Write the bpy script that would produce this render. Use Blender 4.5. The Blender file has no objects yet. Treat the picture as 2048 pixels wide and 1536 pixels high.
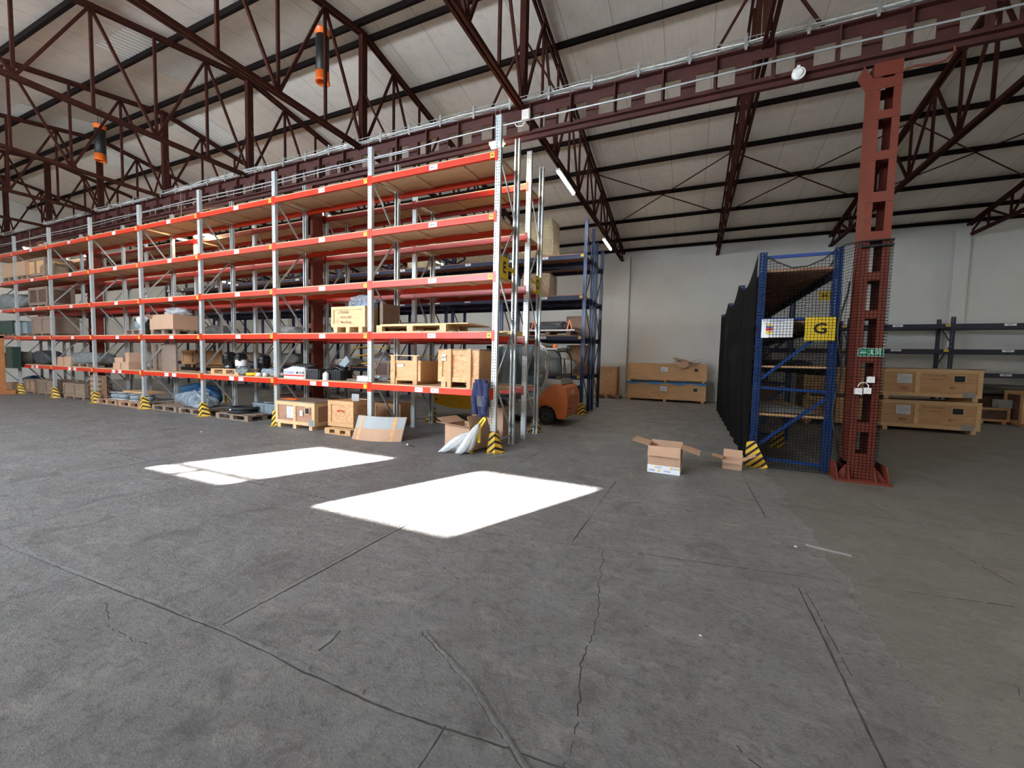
import bpy, math, random
from mathutils import Vector, Matrix
random.seed(7)
C = bpy.context.scene.collection
SC = bpy.context.scene
PI = math.pi

# ---------------------------------------------------------------- camera
YAW, PITCH, ROLL = math.radians(-23.809), math.radians(3.304), math.radians(1.269)
FPX = 809.17
cam = bpy.data.cameras.new('camera'); cam_o = bpy.data.objects.new('camera', cam); C.objects.link(cam_o)
cam.sensor_width = 36.0; cam.lens = FPX / 2048 * 36.0; cam.clip_start = .05; cam.clip_end = 200
_f = Vector((math.sin(YAW)*math.cos(PITCH), math.cos(YAW)*math.cos(PITCH), -math.sin(PITCH)))
_r = Vector((math.cos(YAW), -math.sin(YAW), 0)); _u = _r.cross(_f)
_c, _s = math.cos(ROLL), math.sin(ROLL)
_r2 = _c*_r + _s*_u; _u2 = -_s*_r + _c*_u
_m = Matrix((_r2, _u2, -_f)).transposed().to_4x4(); _m.translation = Vector((0, 0, 1.618))
cam_o.matrix_world = _m
SC.camera = cam_o

# ---------------------------------------------------------------- world, sun, daylight, exposure
SC.view_settings.view_transform = 'Standard'; SC.view_settings.look = 'None'
SC.view_settings.gamma = 1.0; SC.view_settings.use_curve_mapping = False
SC.view_settings.exposure = 0.68
w = bpy.data.worlds.new('sky'); SC.world = w; w.use_nodes = True
bg = w.node_tree.nodes['Background']; bg.inputs[0].default_value = (.55, .72, 1.0, 1); bg.inputs[1].default_value = 2.0
YN = -5.2; YW = 20.0; XL = -31.0; XR = 14.0; YR = 7.4
SUNK = .5
sun = bpy.data.lights.new('sun', 'SUN'); sun.energy = 130; sun.color = (1.0, .95, .88); sun.angle = math.radians(.6)
sun_o = bpy.data.objects.new('sun', sun); C.objects.link(sun_o)
sun_o.rotation_euler = Vector((.462, 1.0, -SUNK)).to_track_quat('-Z', 'Y').to_euler()

def area(name, loc, rot, sx, sy, power, col):
    l = bpy.data.lights.new(name, 'AREA'); l.shape = 'RECTANGLE'; l.size = sx; l.size_y = sy
    l.energy = power; l.color = col
    o = bpy.data.objects.new(name, l); C.objects.link(o); o.location = loc; o.rotation_euler = rot
    return o
# added fill lamps: one broad with no glazing there, one across the two windows
area('window_daylight', (-13.0, YN+.12, 5.75), (math.radians(112), 0, 0), 20, 1.1, 1500, (.84, .92, 1.0))
area('window_daylight', (-8.4, YN+.12, 4.7), (math.radians(84), 0, 0), 5.2, 1.1, 800, (.72, .85, 1.0))

# ---------------------------------------------------------------- material helpers
MAT = {}
class NT:
    def __init__(s, name):
        s.m = bpy.data.materials.new(name); s.m.use_nodes = True
        s.t = s.m.node_tree; s.b = s.t.nodes['Principled BSDF']; s.out = s.t.nodes['Material Output']
        s._obj = None
    def n(s, typ, ins=None, **kw):
        nd = s.t.nodes.new(typ)
        for k, v in kw.items(): setattr(nd, k, v)
        for k, v in (ins or {}).items():
            if isinstance(v, bpy.types.NodeSocket): s.t.links.new(v, nd.inputs[k])
            else: nd.inputs[k].default_value = v
        return nd
    def coord(s, which='Object'):
        if s._obj is None: s._obj = s.t.nodes.new('ShaderNodeTexCoord')
        return s._obj.outputs[which]
    def math(s, op, a, b=None, c=None, clamp=False):
        ins = {0: a}
        if b is not None: ins[1] = b
        if c is not None: ins[2] = c
        return s.n('ShaderNodeMath', ins, operation=op, use_clamp=clamp).outputs[0]
    def noise(s, scale, detail=4, rough=.6, vec=None, out='Fac', dist=0):
        return s.n('ShaderNodeTexNoise', {'Vector': vec or s.coord(), 'Scale': scale, 'Detail': detail, 'Roughness': rough, 'Distortion': dist}).outputs[out]
    def ramp(s, fac, a, b):
        r = s.n('ShaderNodeMapRange', {0: fac, 1: a, 2: b}, clamp=True)
        return r.outputs[0]
    def mix(s, fac, a, b):
        nd = s.n('ShaderNodeMix', data_type='RGBA')
        for i, v in ((0, fac), (6, a), (7, b)):
            if isinstance(v, bpy.types.NodeSocket): s.t.links.new(v, nd.inputs[i])
            else: nd.inputs[i].default_value = v if i == 0 else (v[0], v[1], v[2], 1)
        return nd.outputs[2]
    def xyz(s, vec=None):
        return s.n('ShaderNodeSeparateXYZ', {0: vec or s.coord()}).outputs
    def scale(s, v, vec=None):
        return s.n('ShaderNodeMapping', {'Vector': vec or s.coord(), 'Scale': v}).outputs[0]
    def set(s, **kw):
        for k, v in kw.items():
            key = k.replace('_', ' ')
            if isinstance(v, bpy.types.NodeSocket): s.t.links.new(v, s.b.inputs[key])
            else: s.b.inputs[key].default_value = v if not isinstance(v, tuple) or len(v) == 4 else (*v, 1)
    def bump(s, h, strength=.3, dist=.01):
        s.t.links.new(s.n('ShaderNodeBump', {'Height': h, 'Strength': strength, 'Distance': dist}).outputs[0], s.b.inputs['Normal'])

def plain(name, col, rough=.5, metal=0, var=.12, scale=6, emit=None, es=0, bump=0):
    t = NT(name); f = t.noise(scale)
    lo = tuple(c*(1-var) for c in col); hi = tuple(min(1, c*(1+var)) for c in col)
    t.set(Base_Color=t.mix(t.ramp(f, .3, .7), lo, hi), Roughness=rough, Metallic=metal)
    if emit: t.set(Emission_Color=emit, Emission_Strength=es)
    if bump: t.bump(t.noise(scale*8), bump, .004)
    MAT[name] = t.m; return t.m

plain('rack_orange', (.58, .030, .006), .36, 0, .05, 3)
plain('rack_red', (.30, .014, .008), .42, 0, .1, 3)  # front rack paint darkened: shade behind it is put into this colour
plain('dark_red', (.42, .02, .012), .45)
plain('truss_paint', (.045, .013, .008), .8, 0, .3, 9)  # column paint darkened: the weak light under the roof is in the colour
plain('purlin_paint', (.007, .004, .003), .85, 0, .2, 6)
for _n in ('truss_paint', 'purlin_paint'): MAT[_n].node_tree.nodes['Principled BSDF'].inputs['Specular IOR Level'].default_value = .12
plain('girder_paint', (.055, .011, .008), .7, 0, .25, 5)
plain('column_paint', (.15, .025, .012), .6, 0, .12, 7)
plain('blue_paint', (.005, .014, .055), .5, 0, .12, 5)
plain('blue_bright', (.008, .045, .20), .4, 0, .12, 5)
plain('navy_dark', (.008, .012, .03), .45, 0, .2, 5)
plain('galvanised', (.50, .53, .54), .42, .55, .1, 30)
plain('galv_dark', (.36, .37, .37), .5, .5, .15, 25)
plain('silver', (.68, .72, .72), .3, .8, .1, 20)
plain('white_paint', (.78, .78, .76), .5)
plain('white_label', (.80, .82, .84), .5, 0, .03)
plain('yellow_label', (.85, .62, .06), .5, 0, .05)
plain('yellow_sign', (.80, .56, .03), .45, 0, .06)
plain('black', (.012, .012, .013), .5)
plain('black_gloss', (.01, .01, .011), .18)
plain('dark_grey', (.05, .052, .058), .5)
plain('grey_plastic', (.22, .27, .30), .5)
plain('blue_plastic', (.03, .17, .42), .35)
plain('tarp_blue', (.008, .05, .11), .4, 0, .4, 8)
plain('rubber', (.02, .021, .023), .75, 0, .3, 20)
plain('yellow_machine', (.80, .47, .02), .4, 0, .08)
plain('yellow_tube', (.85, .60, .04), .35)
plain('fork_orange', (.60, .155, .035), .38, 0, .08)
plain('fork_grey', (.30, .29, .26), .45, 0, .08)
plain('fork_cream', (.50, .50, .47), .4)
plain('orange_plastic', (.95, .17, .02), .4)
plain('orange_steel', (.55, .22, .08), .5, 0, .15)
plain('green_sign', (.01, .25, .11), .4)
plain('dark_green', (.02, .05, .04), .5)
plain('red_print', (.55, .04, .02), .5)
plain('brown_print', (.22, .10, .06), .6)
plain('blue_print', (.05, .12, .45), .5)
plain('jacket_blue', (.022, .028, .085), .85, 0, .3, 25, bump=.4)
plain('sack_white', (.62, .64, .64), .45, 0, .1, 12, bump=.3)
plain('foam_white', (.72, .66, .62), .7)
plain('mortar_sack', (.35, .32, .27), .8, 0, .2, 10)
plain('paper', (.72, .74, .76), .7)
plain('grey_board', (.33, .35, .36), .6, 0, .08, 4)
plain('brown_board', (.24, .17, .13), .65, 0, .12, 6)
plain('dark_wood', (.10, .055, .035), .7, 0, .3, 7)

def wood(name, a, b, rough=.65, stretch=(1, 12, 12), scale=2.2):
    t = NT(name)
    v = t.scale(stretch)
    f = t.noise(scale, 6, .65, v, dist=.6); g = t.noise(18, 3, .5)
    k = t.noise(5, 2, .5)
    col = t.mix(t.ramp(f, .3, .7), a, b)
    col = t.mix(t.math('MULTIPLY', t.ramp(k, .68, .74), .5), col, tuple(c*.45 for c in a))
    t.set(Base_Color=col, Roughness=rough); t.bump(g, .12, .002)
    MAT[name] = t.m
wood('pine', (.50, .28, .13), (.66, .40, .20))
wood('pine_light', (.62, .40, .20), (.76, .53, .29))
wood('plywood_red', (.38, .19, .12), (.48, .26, .17))
wood('pallet_wood', (.33, .19, .12), (.48, .29, .18))
wood('old_wood', (.17, .12, .09), (.30, .21, .15))
wood('brown_deck', (.30, .15, .085), (.42, .22, .13), stretch=(8, 1, 8))
wood('shelf_board', (.47, .31, .19), (.60, .41, .26), stretch=(1.5, 3, 3), scale=1.5)
def osb():
    t = NT('osb'); v = t.n('ShaderNodeTexVoronoi', {'Vector': t.scale((1, 2.5, 1)), 'Scale': 26}).outputs['Color']
    f = t.n('ShaderNodeSeparateColor', {0: v}).outputs[0]
    t.set(Base_Color=t.mix(f, (.52, .27, .12), (.68, .40, .20)), Roughness=.6); MAT['osb'] = t.m
osb()
def cardboard():
    t = NT('cardboard'); s = t.xyz()
    wv = t.math('SINE', t.math('MULTIPLY', s[0], 900))
    t.set(Base_Color=t.mix(t.noise(3), (.40, .24, .15), (.52, .33, .22)), Roughness=.75); t.bump(wv, .05, .001); MAT['cardboard'] = t.m
cardboard()
def wrap(name, col, alpha, rough=.15, scale=7):
    t = NT(name)
    f = t.noise(scale, 5, .7, dist=1.5)
    t.set(Base_Color=(*col, 1), Roughness=rough, Alpha=t.math('ADD', t.math('MULTIPLY', t.ramp(f, .4, .65), .35), alpha))
    t.bump(f, .9, .05); MAT[name] = t.m
wrap('clear_plastic', (.50, .56, .62), .35)
wrap('cloudy_plastic', (.55, .56, .58), .6, .25)
wrap('wrapped_brown', (.33, .24, .16), .65, .15, 9)
wrap('wrapped_gold', (.55, .47, .30), .65, .12, 10)
wrap('grey_wrap', (.25, .28, .28), .65, .25)

def stripes():
    t = NT('hazard_paint'); s = t.xyz()
    k = t.math('FRACT', t.math('MULTIPLY', t.math('ADD', t.math('ADD', s[2], t.math('MULTIPLY', s[0], -.9)), t.math('MULTIPLY', s[1], .9)), 8.5))
    d = t.math('LESS_THAN', k, .42)
    wear = t.ramp(t.noise(14, 5, .7), .62, .68)
    col = t.mix(d, (.78, .48, .05), (.02, .018, .015))
    t.set(Base_Color=t.mix(t.math('MULTIPLY', wear, .8), col, (.45, .27, .08)), Roughness=.5); MAT['hazard_paint'] = t.m
stripes()
def perf(name, base, rough, metal):
    # upright with real punched holes: two columns of staggered slots cut out of the front face
    t = NT(name); s = t.xyz()
    ax = t.math('ABSOLUTE', s[0])
    dx = t.math('LESS_THAN', t.math('ABSOLUTE', t.math('SUBTRACT', ax, .021)), .0065)
    z = t.math('FRACT', t.math('DIVIDE', s[2], .05))
    dz = t.math('LESS_THAN', t.math('ABSOLUTE', t.math('SUBTRACT', z, .5)), .24)
    front = t.math('LESS_THAN', t.math('ABSOLUTE', s[0]), .04)
    hole = t.math('MULTIPLY', t.math('MULTIPLY', dx, dz), front)
    f = t.noise(25)
    t.set(Base_Color=t.mix(f, tuple(c*.88 for c in base), tuple(min(1, c*1.1) for c in base)), Roughness=rough, Metallic=metal,
          Alpha=t.math('SUBTRACT', 1.0, hole)); MAT[name] = t.m
perf('perforated_galv', (.55, .585, .59), .4, .35)
perf('perforated_blue', (.009, .038, .14), .38, 0)
perf('perforated_navy', (.008, .012, .03), .38, 0)

def net(name, pitch, strand, fabric=0):
    t = NT(name); uv = t.xyz(t.coord('UV'))
    a = t.math('LESS_THAN', t.math('FRACT', t.math('DIVIDE', uv[0], pitch)), strand/pitch)
    b = t.math('LESS_THAN', t.math('FRACT', t.math('DIVIDE', uv[1], pitch)), strand/pitch)
    al = t.math('MAXIMUM', a, b)
    if fabric: al = t.math('MAXIMUM', al, fabric)
    t.set(Base_Color=(.003, .003, .0035, 1), Roughness=1.0, Alpha=al); t.b.inputs['Specular IOR Level'].default_value = .1; MAT[name] = t.m
net('net_front', .044, .0062)
net('net_side', .03, .008, .95)

def emis(name, col, s):
    t = NT(name); t.set(Base_Color=(.9, .9, .9, 1), Emission_Color=(*col, 1), Emission_Strength=s); MAT[name] = t.m
emis('tube_warm', (1.0, .80, .52), 55)
emis('tube_white', (1.0, .92, .80), 45)

def glass():
    t = NT('window_glass'); t.set(Base_Color=(.75, .85, .88, 1), Roughness=.03, Alpha=.22, Metallic=0); t.b.inputs['Specular IOR Level'].default_value = .8; MAT['window_glass'] = t.m
    t = NT('dark_glass'); t.set(Base_Color=(.10, .17, .19, 1), Roughness=.05, Alpha=.75); MAT['dark_glass'] = t.m
glass()

def ceiling_mat():
    t = NT('ceiling_panels'); s = t.xyz()
    seam = t.math('LESS_THAN', t.math('ABSOLUTE', t.math('SUBTRACT', t.math('FRACT', t.math('ADD', s[0], .35)), .5)), .008)
    dirt = t.noise(.6, 6, .7, t.scale((1.2, .35, 1))); d2 = t.noise(5, 4, .6)
    col = t.mix(t.ramp(dirt, .35, .75), (.80, .735, .65), (.68, .625, .55))
    col = t.mix(t.math('MULTIPLY', t.ramp(d2, .5, .75), .4), col, (.52, .46, .39))
    col = t.mix(t.math('MULTIPLY', seam, .6), col, (.20, .17, .15))
    rib = t.math('SINE', t.math('MULTIPLY', s[0], 2*PI*8))
    t.set(Base_Color=col, Roughness=.55); t.bump(t.math('ADD', rib, t.math('MULTIPLY', d2, 2)), .10, .01); MAT['ceiling_panels'] = t.m
    t = NT('corrugated_sheet'); s = t.xyz()
    rib = t.math('SINE', t.math('MULTIPLY', s[0], 2*PI*7))
    t.set(Base_Color=(.80, .80, .74, 1), Roughness=.25, Metallic=.0); t.bump(t.math('ADD', rib, t.noise(6)), .45, .02); MAT['corrugated_sheet'] = t.m
ceiling_mat()

def wall_mat():
    t = NT('white_wall'); s = t.xyz()
    n1 = t.noise(.5, 6, .65, t.scale((1, 1, .7))); n2 = t.noise(7, 5, .7, t.scale((.5, 1, 3)))
    zw = t.math('ADD', s[2], t.math('MULTIPLY', t.math('SUBTRACT', n1, .5), .15))
    low = t.math('LESS_THAN', zw, 3.45)
    col = t.mix(t.ramp(n1, .3, .7), (.58, .575, .54), (.66, .655, .615))
    col = t.mix(t.math('MULTIPLY', low, .35), col, (.52, .53, .54))
    course = t.math('LESS_THAN', t.math('FRACT', t.math('DIVIDE', s[2], .62)), .03)
    col = t.mix(t.math('MULTIPLY', course, .12), col, (.40, .40, .38))
    col = t.mix(t.math('MULTIPLY', t.ramp(n2, .58, .8), .25), col, (.45, .43, .39))
    t.set(Base_Color=col, Roughness=.7); t.bump(t.math('ADD', n2, t.math('MULTIPLY', course, -1)), .25, .012); MAT['white_wall'] = t.m
wall_mat()

def floor_mat():
    t = NT('worn_concrete'); P = t.coord()
    wn = t.n('ShaderNodeTexNoise', {'Vector': P, 'Scale': 2.2, 'Detail': 5, 'Roughness': .6})
    warp = t.n('ShaderNodeVectorMath', {0: wn.outputs['Color'], 1: (.5, .5, .5)}, operation='SUBTRACT').outputs[0]
    def warped(a):
        sc = t.n('ShaderNodeVectorMath', {0: warp, 'Scale': a}, operation='SCALE').outputs[0]
        return t.n('ShaderNodeVectorMath', {0: P, 1: sc}, operation='ADD').outputs[0]
    s = t.xyz(warped(.02)); so = t.xyz()
    big = t.noise(.35, 5, .6); mid = t.noise(1.6, 7, .7, dist=.4); fine = t.noise(14, 8, .75)
    grit = t.noise(70, 4, .75); swirl = t.noise(3.2, 9, .74, t.scale((1, 1.9, 1)), dist=.5)
    vo = t.n('ShaderNodeTexVoronoi', {'Vector': P, 'Scale': 9.0}).outputs['Distance']
    flecks = t.math('LESS_THAN', vo, .022)
    pits = t.n('ShaderNodeMapRange', {0: t.n('ShaderNodeTexVoronoi', {'Vector': warped(.05), 'Scale': 26.0}).outputs['Distance'], 1: .03, 2: .12, 3: 1.0, 4: 0.0}, clamp=True).outputs[0]
    pits = t.math('MULTIPLY', pits, t.ramp(t.noise(3, 3, .6), .45, .6))
    col = t.mix(t.ramp(big, .35, .65), (.215, .221, .231), (.255, .252, .248))
    col = t.mix(t.ramp(mid, .38, .62), col, (.180, .176, .173))
    col = t.mix(t.math('MULTIPLY', t.ramp(swirl, .53, .62), .6), col, (.33, .312, .295))
    col = t.mix(t.math('MULTIPLY', t.ramp(fine, .50, .64), .6), col, (.075, .072, .069))
    col = t.mix(t.math('MULTIPLY', t.ramp(grit, .54, .66), .4), col, (.40, .39, .375))
    col = t.mix(t.math('MULTIPLY', t.ramp(t.noise(2.1, 6, .65, dist=.8), .56, .66), .6), col, (.095, .092, .09))
    edge = t.math('GREATER_THAN', t.math('ADD', so[0], t.math('MULTIPLY', t.math('SUBTRACT', mid, .5), .5)), 1.12)
    col = t.mix(t.math('MULTIPLY', edge, .55), col, (.115, .112, .092))
    col = t.mix(t.math('MULTIPLY', pits, .5), col, (.06, .057, .055))
    col = t.mix(t.math('MULTIPLY', flecks, .5), col, (.42, .41, .40))
    t.set(Base_Color=col, Roughness=t.math('ADD', .36, t.math('MULTIPLY', mid, .28)))
    t.b.inputs['Specular IOR Level'].default_value = .6
    smooth = t.math('SUBTRACT', 1.0, t.math('MULTIPLY', edge, .65))
    h = t.math('MULTIPLY', t.math('ADD', t.math('MULTIPLY', fine, .9), t.math('ADD', t.math('MULTIPLY', grit, .30), t.math('MULTIPLY', swirl, .9))), smooth)
    h = t.math('ADD', h, t.math('MULTIPLY', pits, -.35))
    t.bump(h, 1.0, .040)
    MAT['worn_concrete'] = t.m
floor_mat()
plain('joint_dirt', (.045, .043, .040), .9, 0, .5, 9)

# ---------------------------------------------------------------- mesh helpers
class MB:
    def __init__(s): s.v = []; s.f = []; s.mi = []; s.uv = None; s.smooth = []
    def add(s, vs, fs, m=0, sm=False):
        k = len(s.v); s.v += [tuple(v) for v in vs]
        for f in fs: s.f.append([i+k for i in f]); s.mi.append(m); s.smooth.append(sm)
        return s
    def box(s, x0, x1, y0, y1, z0, z1, m=0):
        return s.add([(x0,y0,z0),(x1,y0,z0),(x1,y1,z0),(x0,y1,z0),(x0,y0,z1),(x1,y0,z1),(x1,y1,z1),(x0,y1,z1)],
                     [(0,3,2,1),(4,5,6,7),(0,1,5,4),(1,2,6,5),(2,3,7,6),(3,0,4,7)], m)
    def bar(s, p, q, w, h=None, m=0, up=(0,0,1)):
        h = h or w; p = Vector(p); q = Vector(q); d = (q-p).normalized(); u = Vector(up)
        if abs(d.dot(u)) > .98: u = Vector((1,0,0))
        a = d.cross(u).normalized()*(w/2); b = a.cross(d).normalized()*(h/2)
        vs = [p-a-b, p+a-b, p+a+b, p-a+b, q-a-b, q+a-b, q+a+b, q-a+b]
        return s.add(vs, [(0,3,2,1),(4,5,6,7),(0,1,5,4),(1,2,6,5),(2,3,7,6),(3,0,4,7)], m)
    def cyl(s, p, q, r, n=12, m=0, r2=None, cap=True):
        p = Vector(p); q = Vector(q); d = (q-p).normalized(); u = Vector((0,0,1)) if abs(d.z) < .9 else Vector((1,0,0))
        a = d.cross(u).normalized(); b = d.cross(a); r2 = r if r2 is None else r2
        vs = [p+(a*math.cos(2*PI*i/n)+b*math.sin(2*PI*i/n))*r for i in range(n)] + [q+(a*math.cos(2*PI*i/n)+b*math.sin(2*PI*i/n))*r2 for i in range(n)]
        s.add(vs, [(i,(i+1)%n,n+(i+1)%n,n+i) for i in range(n)], m, True)
        if cap: s.add(vs, [tuple(range(n))[::-1], tuple(range(n,2*n))], m)
        return s
    def tube(s, pts, r, n=8, m=0):
        for i in range(len(pts)-1): s.cyl(pts[i], pts[i+1], r, n, m)
        return s
    def lathe(s, prof, n=20, m=0, c=(0,0,0)):
        vs = []
        for (r, z) in prof:
            for i in range(n): vs.append((c[0]+r*math.cos(2*PI*i/n), c[1]+r*math.sin(2*PI*i/n), c[2]+z))
        fs = []
        for j in range(len(prof)-1):
            for i in range(n): fs.append((j*n+i, j*n+(i+1)%n, (j+1)*n+(i+1)%n, (j+1)*n+i))
        return s.add(vs, fs, m, True)
    def torus(s, c, R, r, n=28, k=10, m=0, sq=1.0):
        vs = []
        for i in range(n):
            a = 2*PI*i/n
            for j in range(k):
                b = 2*PI*j/k; rr = R+r*math.cos(b)
                vs.append((c[0]+rr*math.cos(a), c[1]+rr*math.sin(a), c[2]+r*sq*math.sin(b)))
        return s.add(vs, [(i*k+j, ((i+1)%n)*k+j, ((i+1)%n)*k+(j+1)%k, i*k+(j+1)%k) for i in range(n) for j in range(k)], m, True)
    def blob(s, sx, sy, sz, seed=0, amp=.18, n=22, k=12, m=0, boxy=.5, c=(0,0,0)):
        rnd = random.Random(seed); ph = [(rnd.uniform(0,6), rnd.uniform(0,6), rnd.randint(2,6), rnd.randint(2,6)) for _ in range(7)]
        vs = []
        for j in range(k+1):
            th = PI*j/k
            for i in range(n):
                a = 2*PI*i/n
                x, y, z = math.sin(th)*math.cos(a), math.sin(th)*math.sin(a), math.cos(th)
                e = 1-boxy*.7
                x, y, z = [math.copysign(abs(t)**e, t) for t in (x, y, z)]
                w = 1+sum(math.sin(p*3+a*u)*math.sin(q+th*v) for p, q, u, v in ph)*amp/4
                vs.append((c[0]+x*sx/2*w, c[1]+y*sy/2*w, max(0, c[2]+sz/2+z*sz/2*w)))
        return s.add(vs, [(j*n+i, j*n+(i+1)%n, (j+1)*n+(i+1)%n, (j+1)*n+i) for j in range(k) for i in range(n)], m, True)
    def grid(s, fn, nu, nv, m=0, uvf=None, sm=True):
        k = len(s.v); vs = [fn(i/nu, j/nv) for j in range(nv+1) for i in range(nu+1)]
        fs = [(j*(nu+1)+i, j*(nu+1)+i+1, (j+1)*(nu+1)+i+1, (j+1)*(nu+1)+i) for j in range(nv) for i in range(nu)]
        s.add(vs, fs, m, sm)
        if uvf: s.uv = [uvf(i/nu, j/nv) for j in range(nv+1) for i in range(nu+1)]
        return s
    def mesh(s, name, mats):
        me = bpy.data.meshes.new(name); me.from_pydata(s.v, [], s.f)
        for m in ([mats] if isinstance(mats, str) else mats): me.materials.append(MAT[m])
        me.polygons.foreach_set('material_index', s.mi); me.polygons.foreach_set('use_smooth', s.smooth)
        if s.uv:
            l = me.uv_layers.new(name='UVMap')
            for lp in me.loops: l.data[lp.index].uv = s.uv[lp.vertex_index]
        me.update(); return me
    def build(s, name, mats, parent=None, loc=(0,0,0), rotz=0):
        return link(name, s.mesh(name, mats), parent, loc, rotz)
def link(name, me, parent=None, loc=(0,0,0), rotz=0):
    o = bpy.data.objects.new(name, me); C.objects.link(o); o.location = loc
    if rotz: o.rotation_euler = (0,0,rotz)
    if parent: o.parent = parent
    return o
def tag(o, label, cat, group=None, kind=None):
    o['label'] = label; o['category'] = cat
    if group: o['group'] = group
    if kind: o['kind'] = kind
    return o
def thing(name, label, cat, loc=(0,0,0), rotz=0, group=None):
    o = bpy.data.objects.new(name, None); C.objects.link(o); o.location = loc; o.rotation_euler = (0,0,rotz); o.empty_display_size = .1
    return tag(o, label, cat, group)
def struct(o): o['kind'] = 'structure'; return o
KIDS = {}
def dup(root, loc, rotz, label, group=None):
    r = root.copy(); C.objects.link(r); r.location = loc; r.rotation_euler = (0,0,rotz); r['label'] = label
    if group: r['group'] = group
    for ch in list(root.children):
        c = ch.copy(); C.objects.link(c); c.parent = r
        for g in list(ch.children):
            d = g.copy(); C.objects.link(d); d.parent = c
    return r
_tc = {}
def text_geo(txt, size):
    # outlines of the characters as flat faces in the XZ plane, centred
    key = txt
    if key not in _tc:
        cu = bpy.data.curves.new('lettering', 'FONT'); cu.body = txt; cu.size = 1; cu.align_x = 'CENTER'; cu.align_y = 'CENTER'; cu.resolution_u = 2; cu.offset = .022
        o = bpy.data.objects.new('lettering', cu); C.objects.link(o)
        dg = bpy.context.evaluated_depsgraph_get(); me = bpy.data.meshes.new_from_object(o.evaluated_get(dg))
        _tc[key] = ([tuple(v.co) for v in me.vertices], [tuple(p.vertices) for p in me.polygons])
        bpy.data.objects.remove(o); bpy.data.curves.remove(cu); bpy.data.meshes.remove(me)
    vs, fs = _tc[key]
    return [(v[0]*size, v[1]*size) for v in vs], fs
def put_text(mb, txt, size, c, m=1, axis='y', off=.0015, sx=1.0):
    # axis 'y': faces -Y, reads along +X ; axis 'x': faces +X, reads along +Y
    vs, fs = text_geo(txt, size)
    if axis == 'y': pts = [(c[0]+a*sx, c[1]-off, c[2]+b) for a, b in vs]
    else: pts = [(c[0]+off, c[1]+a*sx, c[2]+b) for a, b in vs]
    return mb.add(pts, fs, m)

# ---------------------------------------------------------------- setting
SL = .172; ZR = 9.14
def zroof(y): return ZR - SL*abs(y-YR)
fl = MB().box(XL-.3, XR+.3, YN-.3, YW+.3, -.2, 0)
def joint(mb, pts, w_, jit=.004, seed=0, m=1, z=.0006, gap=0, hgt=None):
    """irregular groove line along a polyline on the floor (or a raised repaired bead when hgt is given)"""
    rnd = random.Random(seed); P = []
    for (x0, y0), (x1, y1) in zip(pts, pts[1:]):
        L = math.hypot(x1-x0, y1-y0); n = max(1, int(L/.03))
        P += [(x0+(x1-x0)*i/n, y0+(y1-y0)*i/n) for i in range(n)]
    P.append(pts[-1]); off = 0; V = []; k = 1.0
    for i, p in enumerate(P):
        q = P[min(i+1, len(P)-1)]; r = P[max(i-1, 0)]; d = Vector((q[0]-r[0], q[1]-r[1])); d.normalize(); nx, ny = -d.y, d.x
        off = off*.85+rnd.uniform(-1, 1)*jit; k = max(.35, min(1.7, k+rnd.uniform(-.25, .25)))
        ww = w_*k/2; c = (p[0]+nx*off, p[1]+ny*off)
        V.append([(c[0]-nx*ww, c[1]-ny*ww), (c[0], c[1]), (c[0]+nx*ww, c[1]+ny*ww)])
    for i in range(len(V)-1):
        if gap and rnd.random() < gap: continue
        a, b_ = V[i], V[i+1]
        if hgt is None: mb.add([(*a[0], z), (*a[2], z), (*b_[2], z), (*b_[0], z)], [(0,1,2,3)], m)
        else: mb.add([(*a[0], .0001), (*a[1], hgt), (*a[2], .0001), (*b_[0], .0001), (*b_[1], hgt), (*b_[2], .0001)], [(0,1,4,3),(1,2,5,4)], m, True)
for k, (pts, wd, jit, gp_) in enumerate((
    ([(-8.5,1.2),(-4.94,1.30),(-2.5,1.41),(-1.26,1.405),(-.3,1.50),(.5,1.5)], .0075, .003, .0), ([(-2.5,1.42),(-2.46,3.33)], .010, .002, 0), ([(-2.55,1.46),(-2.51,3.3)], .006, .002, .1),
    ([(-2.46,3.33),(-2.40,7.5)], .006, .002, .1), ([(-3.97,.9),(-3.97,1.33)], .010, .002, 0), ([(-.92,.9),(-.92,1.47)], .008, .002, 0), ([(-.91,3.5),(-.88,5.6)], .008, .002, 0),
    ([(-4.23,3.29),(-4.06,5.48),(-4.0,7.2)], .009, .002, .05), ([(-5.6,1.3),(-5.64,4.0)], .009, .002, .05), ([(-7.3,1.3),(-7.3,4.5)], .009, .002, .1), ([(.79,3.5),(.80,1.2)], .008, .002, 0),
    ([(.83,3.45),(.84,2.6)], .004, .002, .2), ([(.76,7.2),(.80,5.0)], .007, .002, 0), ([(-1.75,3.29),(-.5,3.5),(2.2,3.9)], .006, .003, .2), ([(-9,3.3),(-3.0,3.3)], .006, .003, .3), ([(-4,5.5),(3,5.6)], .005, .003, .4),
    ([(2.0,6.3),(2.5,3.2)], .005, .002, .2), ([(-1.39,1.92),(-1.24,1.82),(-1.1,1.76),(-.96,1.70),(-.85,1.63),(-.75,1.56),(-.63,1.49),(-.54,1.43),(-.4,1.3)], .008, .006, .0),
    ([(-.63,3.45),(-.52,2.82),(-.46,2.43),(-.46,2.07),(-.42,1.84),(-.39,1.4)], .004, .012, .12), ([(-1.81,1.54),(-1.80,1.62),(-1.82,1.71)], .012, .004, .1), ([(.25,1.9),(.4,1.75),(.42,1.6),(.6,1.5)], .004, .01, .3),
    ([(-1.7,2.6),(-1.5,2.5)], .003, .01, .3), ([(-3.4,1.25),(-3.0,1.15),(-2.7,1.17)], .004, .01, .3), ([(1.6,2.9),(1.5,2.3),(1.62,2.0)], .003, .01, .3))):
    joint(fl, pts, wd, jit, 40+k, 1, .0005+.00002*k, gp_)
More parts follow.
